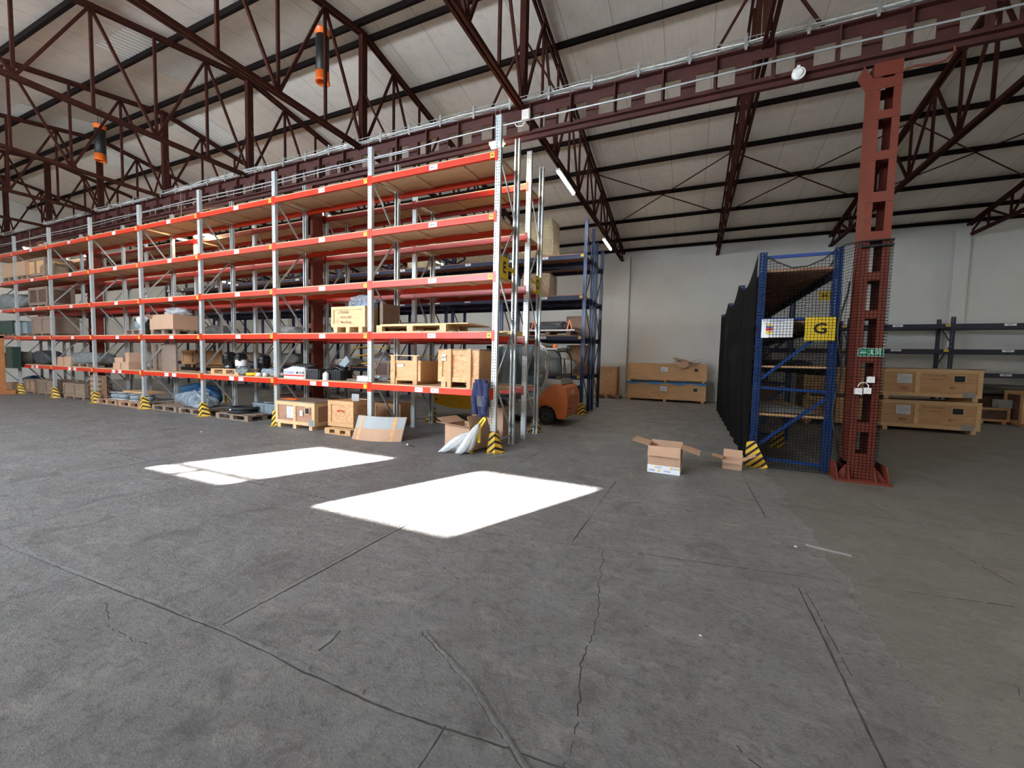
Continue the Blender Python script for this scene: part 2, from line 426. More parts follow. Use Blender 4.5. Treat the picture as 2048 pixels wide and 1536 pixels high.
joint(fl, [(-1.378,1.93),(-1.228,1.83),(-1.088,1.77),(-.948,1.71),(-.838,1.64),(-.738,1.57),(-.618,1.50),(-.528,1.44),(-.39,1.31)], .030, .005, 57, 0, 0, 0, .010)
joint(fl, [(-4.94,1.33),(-2.5,1.435),(-1.26,1.43),(-.3,1.525)], .026, .005, 58, 0, 0, .08, .006)
fl.build('floor', ['worn_concrete', 'joint_dirt'])['kind'] = 'structure'
mb = MB()
for ya, yb in ((YN-.3, YR), (YR, YW+.3)):
    za, zb = zroof(ya), zroof(yb)
    mb.add([(XL-.3,ya,za),(XR+.3,ya,za),(XR+.3,yb,zb),(XL-.3,yb,zb),(XL-.3,ya,za+.08),(XR+.3,ya,za+.08),(XR+.3,yb,zb+.08),(XL-.3,yb,zb+.08)],
           [(0,1,2,3),(7,6,5,4),(0,4,5,1),(1,5,6,2),(2,6,7,3),(3,7,4,0)])
struct(mb.build('ceiling', 'ceiling_panels'))
struct(MB().box(XL-.3, XR+.3, YW, YW+.3, 0, zroof(YW)).build('wall_back', 'white_wall'))
for nm, xa, xb in (('wall_left', XL-.3, XL), ('wall_right', XR, XR+.3)):
    mb = MB(); zr = zroof(YW); zn = zroof(YN)
    prof = [(YN,0),(YW,0),(YW,zr),(YR,ZR),(YN,zn)]
    mb.add([(xa,y,z) for y,z in prof]+[(xb,y,z) for y,z in prof], [(4,3,2,1,0),(5,6,7,8,9)]+[(i,(i+1)%5,5+(i+1)%5,5+i) for i in range(5)])
    struct(mb.build(nm, 'white_wall'))
# wall behind the camera with the two open windows the sun comes through
WZ = []
def win_x(xf, yf): return xf - (yf-YN)*.462
zb = (3.09-YN)*SUNK; zt = (5.21-YN)*SUNK
W1 = (win_x(-7.01,3.11), win_x(-5.24,3.13)); W2 = (win_x(-3.73,3.09), win_x(-1.95,3.08))
mb = MB(); ya, yb = YN-.12, YN
xs = [XL, W1[0], W1[1], W2[0], W2[1], XR]
mb.box(XL, XR, ya, yb, 0, zb); mb.box(XL, XR, ya, yb, zt, zroof(YN)+.02)
for a, b in ((XL, W1[0]), (W1[1], W2[0]), (W2[1], XR)): mb.box(a, b, ya, yb, zb, zt)
struct(mb.build('wall_front', 'white_wall'))
for i, (a, b) in enumerate((W1, W2)):
    fr = MB()
    for bx in ((a-.05,a,zb-.05,zt+.05),(b,b+.05,zb-.05,zt+.05),(a,b,zb-.05,zb),(a,b,zt,zt+.05)): fr.box(bx[0],bx[1],YN,YN+.03,bx[2],bx[3])
    if i == 0:
        zm = (3.42-YN)*SUNK; fr.box(a, b, YN-.06, YN-.03, zm-.042, zm+.042); xm = win_x(-6.22, 3.3); fr.box(xm-.045, xm+.045, YN-.06, YN-.03, zb, zm)
    struct(fr.build('window_%d' % (i+1), 'galv_dark'))
# pilasters
for i, x in enumerate((-3.02, 8.6, -14.6, -26.2)):
    struct(MB().box(x-.2, x+.2, YW-.25, YW, 0, 6.6).build('trim_%d' % (i+1), 'white_wall'))

# roof trusses
TX = [-27.17+4.0*i for i in range(11)]
HB = 6.43; NP = 12; PS = (YW-YR)/NP
def ztop(y): return zroof(y)-.17
def truss(first=None, x=0, label=''):
    t = thing('roof_truss', label, 'roof truss', (x, YR, 0), 0, None)
    def m(name, f):
        mb = MB(); f(mb); return mb.build(name, 'truss_paint', t)
    # two half trusses meeting at the king post
    for sg in (-1, 1):
        E1 = sg*(YW-YR-.02)
        m('top_chord', lambda b: (b.bar((-.045,0,ztop(YR)), (-.045,E1,ztop(YR+abs(E1))), .05, .09, up=(0,0,1)), b.bar((.045,0,ztop(YR)), (.045,E1,ztop(YR+abs(E1))), .05, .09)))
        zend = HB+.05
        m('bottom_chord', lambda b: (b.bar((-.04,0,HB), (-.04,E1,HB), .05, .08), b.bar((.04,0,HB), (.04,E1,HB), .05, .08)))
        for k in range(1, NP):
            y = sg*k*PS; yt = ztop(YR+abs(y))
            m('web_post', lambda b: b.bar((0,y,HB), (0,y,yt), .05))
        for k in range(NP):
            if k % 2 == 0: pa, pb = (0, sg*k*PS, HB), (0, sg*(k+1)*PS, ztop(YR+(k+1)*PS))
            else: pa, pb = (0, sg*k*PS, ztop(YR+k*PS)), (0, sg*(k+1)*PS, HB)
            m('web_diagonal', lambda b: b.bar(pa, pb, .05))
    m('king_post', lambda b: b.bar((0,0,HB-.02), (0,0,ztop(YR)+.05), .15, .12))
    for sg in (-1, 1):
        m('knee_brace', lambda b: b.bar((0,0,7.75), (sg*.75,0,6.46), .035))
    return t
def nth(i):  # words for the truss position
    return ('farthest left roof truss, dark red lattice steel over the far end of the racks', 'dark red roof truss, second from the far left end of the hall',
            'dark red roof truss, third from the far left end of the hall', 'dark red roof truss left of the one with the orange tube fan nearby',
            'dark red roof truss over the middle of the long orange rack', 'dark red roof truss crossing beside the nearest black and orange tube fan',
            'dark red roof truss over the near right end of the orange rack', 'dark red roof truss seen nearly end-on between the rack end and the netted rack',
            'dark red roof truss to the right of the netted rack column', 'dark red roof truss at the right edge of the picture', 'dark red roof truss by the right end wall')[i]
t0 = truss(x=TX[0], label=nth(0))
for i, x in enumerate(TX[1:], 1): dup(t0, (x, YR, 0), 0, nth(i))

# purlins
pur_me = None
words = ['second', 'third', 'fourth', 'fifth', 'sixth', 'seventh', 'eighth']
for sg in (-1, 1):
    side = 'far' if sg > 0 else 'near'
    for k, d in enumerate((.22, 1.75, 3.3, 4.8, 6.3, 8.1, 9.8, 11.4, 12.45)):
        y = YR+sg*d; z = zroof(y)
        if pur_me is None:
            p = MB(); p.box(XL, XR, -.035, .035, -.14, -.02); pur_me = p.mesh('roof_purlin', 'purlin_paint')
        o = link('roof_purlin', pur_me, None, (0, y, z))
        lab = 'black ridge purlin on the %s side of the roof ridge' % side if k == 0 else ('black eaves purlin along the %s wall' % side if k == 8 else 'black roof purlin, %s down from the ridge on the %s slope' % (words[min(k-1, 6)] if k > 1 else 'first', side))
        tag(o, lab, 'roof beam', 'roof purlins')
# diagonal wind bracing in the roof
for x0, w_ in ((-3.17, 'over the rack end'), (.83, 'over the netted rack'), (4.83, 'at the right of the hall')):
    b = thing('wind_brace', 'thin crossed steel rods under the far roof slope ' + w_, 'roof brace', (x0, 13.7, zroof(13.7)-.2))
    dz = -SL*3.5
    MB().cyl((0,0,0), (4,3.5,dz), .018, 6).build('rod', 'truss_paint', b); MB().cyl((4,0,0), (0,3.5,dz), .018, 6).build('rod', 'truss_paint', b)
# corrugated roof lights
rl = None
for i, (x, ya, yb, lb) in enumerate(((-12.3, 5.0, 7.1, 'shiny corrugated roof sheet near the nearest tube fan'), (-15.0, 7.9, 9.9, 'shiny corrugated roof sheet beyond the ridge, in front of the far tube fan'),
                           (-18.9, 5.3, 7.2, 'shiny corrugated roof sheet beside the far tube fan'), (-20.4, 8.0, 10.2, 'shiny corrugated roof sheet at the far left beyond the ridge'))):
    za, zb2 = zroof(ya)-.012, zroof(yb)-.012
    b = MB().grid(lambda u, v: (-.75+u*1.5, ya+(yb-ya)*v-ya, za+(zb2-za)*v-za+.010*math.sin(u*66)), 80, 1)
    b.build('roof_sheet', 'corrugated_sheet', None, (x, ya, za)); o = C.objects[-1]
    tag(o, lb, 'roof sheet')

# valley girder with punched web
GX0, GX1 = XL, XR
gz0, gz1 = 5.89, 6.42
g = thing('castellated_girder', 'long dark red steel girder with square web openings on the columns', 'girder', (0, YR-.05, 0))
MB().box(GX0, GX1, -.10, .10, gz0-.015, gz0+.01).build('bottom_flange', 'girder_paint', g)
MB().box(GX0, GX1, -.10, .10, gz1-.01, gz1+.015).build('top_flange', 'girder_paint', g)
web = MB(); stf = MB(); x = .155-.78*40
web.box(GX0, GX1, -.008, .008, gz0, 5.985); web.box(GX0, GX1, -.008, .008, 6.26, gz1)
pst = GX0; stx = []
while x < GX1-.4:
    if x-.3 > GX0:
        web.box(pst, x-.285, -.008, .008, 5.985, 6.26); web.box(x-.03, x+.03, -.008, .008, 5.985, 6.26); pst = x+.27; stx.append(x)
    x += .78
web.box(pst, GX1, -.008, .008, 5.985, 6.26)
web.build('web_plate', 'girder_paint', g)
s0 = MB().box(-.01, .01, -.09, .09, gz0, gz1).mesh('stiffener', 'girder_paint')
for x in stx: link('stiffener', s0, g, (x, 0, 0))
o = MB().box(GX0, GX1, -.035, .035, gz0-.09, gz0-.02).build('bottom_rail', 'girder_paint', g)
# conduit in front of the girder
cd = MB(); pts = []
x = XL
while x < XR: pts.append((x, 0, 6.09+.012*math.sin(x*1.3)-.02*(x < -5))); x += 1.1
cd.tube(pts, .016, 6); cd = cd.build('cable_conduit', 'galvanised', None, (0, YR-.19, 0))
tag(cd, 'thin grey conduit pipe running along the web of the red girder', 'pipe')
cd = MB(); pts = [(p[0], 0, 5.99+.03*math.sin(p[0]*.7)) for p in pts if p[0] < -5]
cd.tube(pts, .01, 6); tag(cd.build('power_cable', 'galvanised', None, (0, YR-.21, 0)), 'second thin cable sagging along the girder above the orange rack', 'cable')
# cable tray on the girder
tr = thing('cable_tray', 'silver wire cable tray with cables along the top of the red girder', 'cable tray', (0, YR-.12, gz1+.03))
mb = MB()
for yy, zz in ((-.07,0),(-.07,.09),(.07,0),(.07,.09),(0,0)): mb.bar((XL,yy,zz), (XR,yy,zz), .009)
x = XL
while x < XR: mb.bar((x,-.07,0),(x,.07,0),.007); mb.bar((x,-.07,0),(x,-.07,.09),.007); x += .16
mb.build('wire_basket', 'silver', tr)
mb = MB(); rnd = random.Random(3)
for k in range(4):
    pts = []; x = XL; yy = -.05+.03*k
    while x < XR: pts.append((x, yy+rnd.uniform(-.012,.012), .035+rnd.uniform(-.01,.03)+(.05*max(0, math.sin(x*.9)) if x < -6 and k == 0 else 0))); x += .5
    mb.tube(pts, .011, 5)
mb.build('cables', 'white_paint', tr)
cl = MB(); cl.box(-.018,.018,-.085,-.075,-.09,.15); cl.box(-.018,.018,-.085,-.02,.14,.15); cl.box(-.03,.03,-.1,-.085,-.05,-.02); cl = cl.mesh('clamp', 'silver')
for x in stx[::1]:
    if -19 < x < 5: link('clamp', cl, tr, (x+.39, 0, 0))
# junction box, alarm, loose cable
jb = thing('junction_box', 'beige square junction box hanging on the conduit of the girder', 'junction box', (-2.99, YR-.24, 6.07))
MB().box(-.075,.075,-.04,.03,-.005,.17).build('housing', 'white_paint', jb); MB().box(-.065,.065,-.05,-.04,.01,.155).build('cover', 'foam_white', jb)
MB().tube([(-.02,0,0),(-.08,.02,-.08),(-.2,.03,-.06),(-.25,.03,.02)], .008, 6).build('cable_tail', 'white_paint', jb)
sd = MB().cyl((0,0,0),(0,-.03,0),.085,24).cyl((0,-.03,0),(0,-.06,0),.07,24,r2=.045).cyl((0,-.06,0),(0,-.065,0),.03,16)
sd.box(-.02,.02,0,.05,.03,.13)
tag(sd.build('alarm_sounder', 'white_paint', None, (1.23, YR-.19, 5.84)), 'round white alarm sounder fixed under the girder left of the red column', 'alarm')
lc = MB().tube([(0,0,0),(.12,-.03,.02),(.3,-.05,-.02),(.42,-.05,.0),(.5,-.05,.09),(.49,-.05,.16)], .014, 6)
tag(lc.build('loose_cable', 'column_paint', None, (2.42, YR-.12, 5.62)), 'loose curled cable sticking out at the top of the red column', 'cable')

# columns
def column(x, label, dark=False):
    mt = 'column_paint'
    c = thing('steel_column', label, 'column', (x, YR-.1, 0))
    for a, b in ((0, .085), (.225, .31)):
        mb = MB(); mb.box(a, b, 0, .012, .22, gz0-.1); mb.box(a, b, .288, .3, .22, gz0-.1)
        xx = a if a == 0 else b-.01
        mb.box(xx, xx+.01, .012, .288, .22, gz0-.1); mb.build('channel', mt, c)
    bt = MB(); bt.box(0, .31, -.008, .0, 0, 1).box(0, .31, .3, .308, 0, 1)
    for z0, z1 in ((5.62,5.80),(5.45,5.59),(5.05,5.16),(4.5,4.62),(3.93,4.07),(3.40,3.53),(2.85,2.97),(2.32,2.44),(1.70,1.82),(.71,.85),(.22,.40)):
        MB().box(.0, .31, -.008, .0, z0, z1).box(.0, .31, .3, .308, z0, z1).build('batten_plate', mt, c)
    mb = MB()   # splayed base with gussets
    mb.box(-.16, .47, -.18, .48, 0, .03)
    for xa in (-.14, .0, .30, .44):
        mb.add([(xa,-.14,.03),(xa,.44,.03),(xa,.32,.24),(xa,-.02,.24),(xa+.012,-.14,.03),(xa+.012,.44,.03),(xa+.012,.32,.24),(xa+.012,-.02,.24)],
               [(0,1,2,3),(7,6,5,4),(0,4,5,1),(1,5,6,2),(2,6,7,3),(3,7,4,0)])
    mb.add([(-.14,-.02,.03),(.45,-.02,.03),(.31,-.01,.24),(0,-.01,.24),(-.14,-.0,.03),(.45,-.0,.03),(.31,0,.24),(0,0,.24)], [(0,1,2,3),(7,6,5,4),(0,4,5,1),(1,5,6,2),(2,6,7,3),(3,7,4,0)])
    mb.box(0, .12, -.02, .32, .2, .26).box(.2, .31, -.02, .32, .2, .26)
    mb.build('base_plate', mt, c)
    mb = MB()   # haunch below the girder
    mb.add([(0,0,5.6),(.31,0,5.6),(.42,0,gz0-.09),(-.11,0,gz0-.09),(0,.3,5.6),(.31,.3,5.6),(.42,.3,gz0-.09),(-.11,.3,gz0-.09)], [(0,4,7,3),(1,2,6,5)])
    mb.build('head_plate', mt, c)
    return c
colR = column(2.13, 'tall orange-red steel column with ladder-like openings beside the netted rack')
dup(colR, (-9.0, YR-.1, 0), 0, 'dark red steel column standing between the orange racks with a green sign')
dup(colR, (-20.1, YR-.1, 0), 0, 'dark red steel column at the far left between the orange racks')

# ---------------------------------------------------------------- lamps
def lamp(x, y, z, L=1.45, mat='tube_white', label='', along='y', power=34, col=(1,.9,.76)):
    t = thing('tube_lamp', label, 'lamp', (x, y, z), 0 if along == 'y' else PI/2, 'tube lamps under the roof')
    MB().box(-.05,.05,0,L,.02,.07).build('housing', 'white_paint', t)
    MB().cyl((0,.03,0),(0,L-.03,0),.035,12).build('diffuser', mat, t)
    MB().cyl((0,.2,.07),(0,.2,max(.12,HB-.06-z)),.006,6).cyl((0,L-.2,.07),(0,L-.2,max(.12,HB-.06-z)),.006,6).build('hanger', 'galv_dark', t)
    l = bpy.data.lights.new('tube_light', 'AREA'); l.shape = 'RECTANGLE'; l.size = .08; l.size_y = L; l.energy = power; l.color = col
    o = bpy.data.objects.new('tube_light', l); C.objects.link(o); o.parent = t; o.location = (0, L/2, -.045)
    return t
for x_, y_, p_, wd in ((4.83, 2.2, 50, 'nearest the viewer'), (12.83, 9.66, 25, 'level with the netted rack'), (12.83, 15.3, 15, 'near the far wall'), (12.83, 3.0, 22, 'by the right wall')):  # unseen lamps added to brighten the crates and the right side
    lamp(x_, y_, 6.24, label='tube lamp beyond the right edge of the picture, ' + wd, power=p_)
near = {-3.17: 'at the right end of the orange rack', -11.17: 'over the middle of the racks', -19.17: 'over the left part of the racks', -27.17: 'at the far left', 4.83: 'right of the column'}
for x, wd in near.items():
    if x < 4: lamp(x, 9.66, 6.24, label='glowing tube lamp hung under the truss %s' % wd)
    if x < 4: lamp(x, 15.3, 6.17, label='small glowing tube lamp near the far wall %s' % wd)
    lamp(x, -.5, 6.24, label='tube lamp behind the viewer, %s' % wd, power=30)
lamp(-3.36, 7.02, 5.64, .30, 'tube_warm', 'bright warm tube lamp glowing behind the end post of the orange rack', along='x', power=30, col=(1,.72,.4))
lamp(-14.0, 7.0, 5.3, 1.1, 'tube_warm', 'warm tube lamp glowing between the racks left of the middle', power=30, col=(1,.72,.4))
lamp(-24.3, 7.0, 5.62, 1.1, 'tube_warm', 'warm tube lamp glowing between the racks at the far left', power=30, col=(1,.72,.4))

# hanging tube fans
def tube_fan(x, label):
    t = thing('tube_fan', label, 'fan', (x, 6.5, 7.42))
    MB().lathe([(.0,.16),(.10,.16),(.13,.17),(.13,.95),(0,.95)], 20).build('black_sleeve', 'black', t)
    MB().lathe([(.128,.0),(.148,.0),(.148,.02),(.136,.03),(.136,.20),(.10,.20),(.10,.0),(.128,.0)], 20).build('outlet_ring', 'orange_plastic', t)
    MB().lathe([(.10,.93),(.136,.93),(.14,1.02),(.155,1.03),(.155,1.05),(.10,1.05),(.10,.93)], 20).build('inlet_ring', 'orange_plastic', t)
    MB().cyl((-.1,0,1.04),(-.1,0,zroof(6.5)-7.42),.006,6).cyl((.1,0,1.04),(.1,0,zroof(6.5)-7.42),.006,6).build('hanger', 'black', t)
tube_fan(-7.42, 'black tube fan with orange ends hanging at the nearer truss')
tube_fan(-16.75, 'black tube fan with orange ends hanging far left under the roof')

# ---------------------------------------------------------------- pallet racks
def upright_mesh(h, mat, w=.1, d=.07):
    t_ = .003; mb = MB()
    mb.box(-w/2, w/2, 0, t_, 0, h); mb.box(-w/2, -w/2+t_, t_, d, 0, h); mb.box(w/2-t_, w/2, t_, d, 0, h)
    mb.box(-w/2+t_, -w/2+.03, d-t_, d, 0, h); mb.box(w/2-.03, w/2-t_, d-t_, d, 0, h)
    mb.box(-w/2-.01, w/2+.01, -.01, d+.01, 0, .006)
    return mb.mesh('upright', mat)
def rack(name, label, cat, x0, n, bay, y0, depth, height, levels, mp, mbm, mbrace, board=None, labels=None, bh=.105, step=.98, short=None, connector=True):
    root = thing(name, label, cat, (x0, y0, 0))
    um = {}
    def U(h):
        if h not in um: um[h] = upright_mesh(h, mp)
        return um[h]
    bm_h = MB().bar((0,.06,.18),(0,depth-.06,.18),.03); bm_h = bm_h.mesh('frame_brace', mbrace)
    seg = []; z = .25; k = 0
    while z+step < height:
        a, b = ((0,.05,z),(0,depth-.05,z+step)) if k % 2 == 1 else ((0,depth-.05,z),(0,.05,z+step))
        seg.append(MB().bar(a, b, .035, .02, up=(1,0,0)).mesh('frame_brace', mbrace)); z += step; k += 1
    for i in range(n+1):
        h = height if short is None or i == 0 else short
        link('upright', U(h), root, (-bay*i, 0, 0))
        o = link('upright', U(h), root, (-bay*i, depth, 0)); o.rotation_euler = (0,0,PI)
    for i in range(n+1):
        link('frame_brace', bm_h, root, (-bay*i, 0, 0))
        mm = MB()
        for s_ in seg: mm.add([tuple(v.co) for v in s_.vertices], [tuple(p.vertices) for p in s_.polygons])
        if i == 0: diag = mm.mesh('frame_brace', mbrace)
        if i < 7:
            for s_ in seg: link('frame_brace', s_, root, (-bay*i, 0, 0))
        else: link('frame_brace', diag, root, (-bay*i, 0, 0))
    # beams with end connectors
    f = MB(); L = bay-.1
    f.box(-bay/2-L/2, -bay/2+L/2, -.004, .046, -bh, 0)
    f.box(-bay/2-L/2, -bay/2+L/2, .046, .05, -bh, -.02)
    if connector:
        for xa, xb in ((-bay+.002, -bay+.052), (-.052, -.002)):
            f.box(xa, xb, -.008, -.001, -bh-.045, .04); 
            f.box(xa if xa < -1 else xb-.004, (xa+.004) if xa < -1 else xb, -.008, .03, -bh-.045, .04)
    fm = f.mesh('beam', mbm)
    if board:
        b = MB(); b.box(-bay+.055, -.055, .006, depth-.006, .002, .024)
        for xx in (-bay*.31, -bay*.69, -bay*.95, -bay*.05): b.box(xx-.07, xx+.07, .03, depth-.03, -.02, .002)
        bdm = b.mesh('shelf_board', board)
    for i in range(n):
        for li, z in enumerate(levels):
            o = link('beam', fm, root, (-bay*i, 0, z))
            o2 = link('beam', fm, root, (-bay*i-bay, depth, z)); o2.rotation_euler = (0,0,PI)
            if board: link('shelf_board', bdm, root, (-bay*i, 0, z))
            if labels: labels(o, i, li)
    return root

LV = (1.081, 2.099, 3.105, 4.117, 5.137)
EX, EY, ED, BAY = -3.13, 6.30, .86, 2.8
def elabels(o, i, li):
    y = MB(); y.box(-.145,-.065,-.0075,-.0045,-.092,-.012); put_text(y, 'E%d' % (8-i), .05, (-.105,-.0075,-.052)); y.build('bay_label', ['yellow_label','black'], o)
    spots = (-1.30,) if li else (-1.22, -1.58)
    for k, xx in enumerate(spots):
        a = MB(); a.box(xx-.09,xx+.09,-.0075,-.0045,-.095,-.008); put_text(a, 'E%d-%d-%d' % (8-i, li+1, len(spots)-k), .045, (xx,-.0075,-.052)); a.build('location_label', ['white_label','black'], o)
RE = rack('pallet_rack', 'long front pallet rack with galvanised posts and orange-red beams', 'pallet rack', EX, 8, BAY, EY, ED, 5.73, LV,
          'perforated_galv', 'rack_orange', 'galvanised', 'shelf_board', elabels)
DY = 7.70
def dlabels(o, i, li): pass
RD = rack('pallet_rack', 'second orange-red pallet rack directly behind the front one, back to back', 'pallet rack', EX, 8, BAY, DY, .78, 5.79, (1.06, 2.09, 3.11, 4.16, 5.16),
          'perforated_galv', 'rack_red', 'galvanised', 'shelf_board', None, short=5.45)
def clabels(o, i, li):
    for xx, m, tx in ((-.10, 'yellow_label', 'C%d' % (8-i)), (-1.3, 'white_label', 'C%d-%d' % (8-i, li+1)), (-2.55, 'white_label', 'C%d-%d' % (8-i, li+2))):
        w_ = .045 if m == 'yellow_label' else .11
        a = MB(); a.box(xx-w_,xx+w_,-.0075,-.0045,-.085,-.012); put_text(a, tx, .05, (xx,-.0075,-.05)); a.build('beam_label', [m,'black'], o)
RC = rack('pallet_rack', 'blue pallet rack across the aisle behind the orange racks', 'pallet rack', -3.08, 8, BAY, 12.3, 1.0, 5.95, (1.2, 2.42, 3.67, 4.92),
          'perforated_blue', 'blue_paint', 'navy_dark', 'brown_deck', clabels, bh=.13, step=1.1)
RB = rack('pallet_rack', 'dark blue pallet rack standing behind the other blue rack near the far wall', 'pallet rack', -3.05, 8, BAY, 13.65, 1.0, 5.6, (1.2, 2.42, 3.67, 4.92),
          'perforated_blue', 'blue_paint', 'navy_dark', 'brown_deck', None, bh=.13, step=1.1)
def hlabels(o, i, li):
    for xx, m, tx in ((-.14, 'yellow_label', 'H%d' % (3-i)), (-1.45, 'white_label', 'H%d-%d' % (3-i, li+1))):
        w_ = .06 if m == 'yellow_label' else .14
        a = MB(); a.box(xx-w_,xx+w_,-.0075,-.0045,-.085,-.012); put_text(a, tx, .06, (xx,-.0075,-.05)); a.build('beam_label', [m,'black'], o)
RH = rack('pallet_rack', 'low black pallet rack along the far wall at the right', 'pallet rack', 13.6, 4, BAY, 18.5, .95, 3.42, (1.55, 2.33, 3.18),
          'perforated_navy', 'navy_dark', 'navy_dark', None, hlabels, bh=.15, step=.75)

# rack protectors
pm = None
def protector(x, y, label, rotz=0, s=1.0):
    global pm
    t = thing('post_protector', label, 'post guard', (x, y, 0), rotz, 'striped post guards')
    t.scale = (s, s, s)
    if pm is None:
        a = MB()   # front plate, tapering
        a.add([(-.085,-.0,0),(.075,-.0,0),(.055,-.0,.36),(-.03,-.0,.38),(-.085,-.006,0),(.075,-.006,0),(.055,-.006,.36),(-.03,-.006,.38)], [(0,1,2,3),(7,6,5,4),(0,4,5,1),(1,5,6,2),(2,6,7,3),(3,7,4,0)])
        b = MB()   # side wing
        b.add([(.075,-.0,0),(.17,.16,0),(.06,.10,.37),(.055,0,.36),(.081,-.006,0),(.176,.16,0),(.066,.10,.37),(.061,0,.36)], [(0,1,2,3),(7,6,5,4),(0,4,5,1),(1,5,6,2),(2,6,7,3),(3,7,4,0)])
        c = MB().box(-.09,.10,-.07,0,0,.008).box(.1,.2,.02,.16,0,.008)
        pm = (a.mesh('front_plate','hazard_paint'), b.mesh('side_plate','hazard_paint'), c.mesh('foot','hazard_paint'))
    for nme, me in zip(('front_plate','side_plate','foot'), pm): link(nme, me, t)
pl = ['at the right end post, by the white sacks', 'hidden by the leaning strapped panel, second post', 'left of the large floor crate, third post', 'by the pallet with black tyres, fourth post',
      'right of the round steel spools, fifth post', 'sixth post from the right of the front rack', 'seventh post from the right, beside brown crates', 'eighth post from the right at the far left', 'last post at the far left end']
for i in range(9): protector(EX-BAY*i, EY-.045, 'yellow and black striped post guard ' + pl[i])
for i in (0, 1, 3, 4): protector(EX-BAY*i, DY+.88, 'yellow and black striped guard on the second rack rear, %s' % ('right end post', 'second post from right', '', 'fourth post', 'fifth post')[i], PI)
for i in (0, 4, 5): protector(-3.08-BAY*i, 12.25, 'striped post guard at the blue rack, %s' % {0:'at the right end beside the forklift', 4:'behind the middle of the racks', 5:'further left behind the racks'}[i])

# aisle signs
def rack_sign(let, x, y0, zc, label, axis='x', w_=.33, h_=.38):
    t = thing('aisle_sign', label, 'sign', (x, y0, zc))
    if axis == 'x':
        p = MB().box(-.004,.0, 0, w_, -h_/2, h_/2); put_text(p, let, h_*.72, (0, w_/2, 0), axis='x'); p.build('sign_plate', ['yellow_sign','black'], t)
    else:
        p = MB().box(0, w_, 0, .004, -h_/2, h_/2); put_text(p, let, h_*.62, (w_/2, 0, 0), sx=1.15); p.build('sign_plate', ['yellow_sign','black'], t)
    return t
def arrow(t, y0, y1, z):
    d = 1 if y1 > y0 else -1
    a = MB(); a.box(-.004, 0, min(y0, y1-d*.1), max(y0, y1-d*.1), z-.035, z+.035)
    a.add([(-.004,y1-d*.1,z-.1),(-.004,y1-d*.1,z+.1),(-.004,y1,z),(0,y1-d*.1,z-.1),(0,y1-d*.1,z+.1),(0,y1,z)], [(0,1,2),(5,4,3),(0,3,4,1),(1,4,5,2),(2,5,3,0)])
    a.build('arrow', 'yellow_sign', t)
s = rack_sign('E', EX+.058, EY+.06, 3.24, 'yellow sign with black letter E on the end frame of the front rack'); arrow(s, .33, .62, .02)
s = rack_sign('D', EX+.058, DY+.36, 3.24, 'yellow sign with black letter D on the end frame of the second rack'); arrow(s, 0, -.3, .02)
s = rack_sign('H', 4.56, YW-.006, 4.48, 'small looking yellow sign with black letter H high on the far wall', 'y', .40, .36)

# ---------------------------------------------------------------- goods
def pallet(label, loc, rotz=0, L=1.2, W=.8, group=None, mat='pallet_wood', h=.144, slats=5):
    t = thing('wooden_pallet', label, 'pallet', loc, rotz, group)
    d = MB()
    for k in range(slats):
        w_ = W/slats*.78; y = -W/2+w_/2+(W-w_)*k/(slats-1); d.box(-L/2, L/2, y-w_/2, y+w_/2, h-.022, h)
    for xx in (-L/2+.07, 0, L/2-.07): d.box(xx-.07, xx+.07, -W/2, W/2, h-.044, h-.022)
    d.build('deck', mat, t)
    bl = MB().box(-.07,.07,-.05,.05,.022,h-.044).mesh('block', mat)
    for xx in (-L/2+.07, 0, L/2-.07):
        for yy in (-W/2+.05, 0, W/2-.05): link('block', bl, t, (xx, yy, 0))
    rn = MB().box(-L/2, L/2, -.05, .05, 0, .022).mesh('runner', mat)
    for yy in (-W/2+.05, 0, W/2-.05): link('runner', rn, t, (0, yy, 0))
    return t
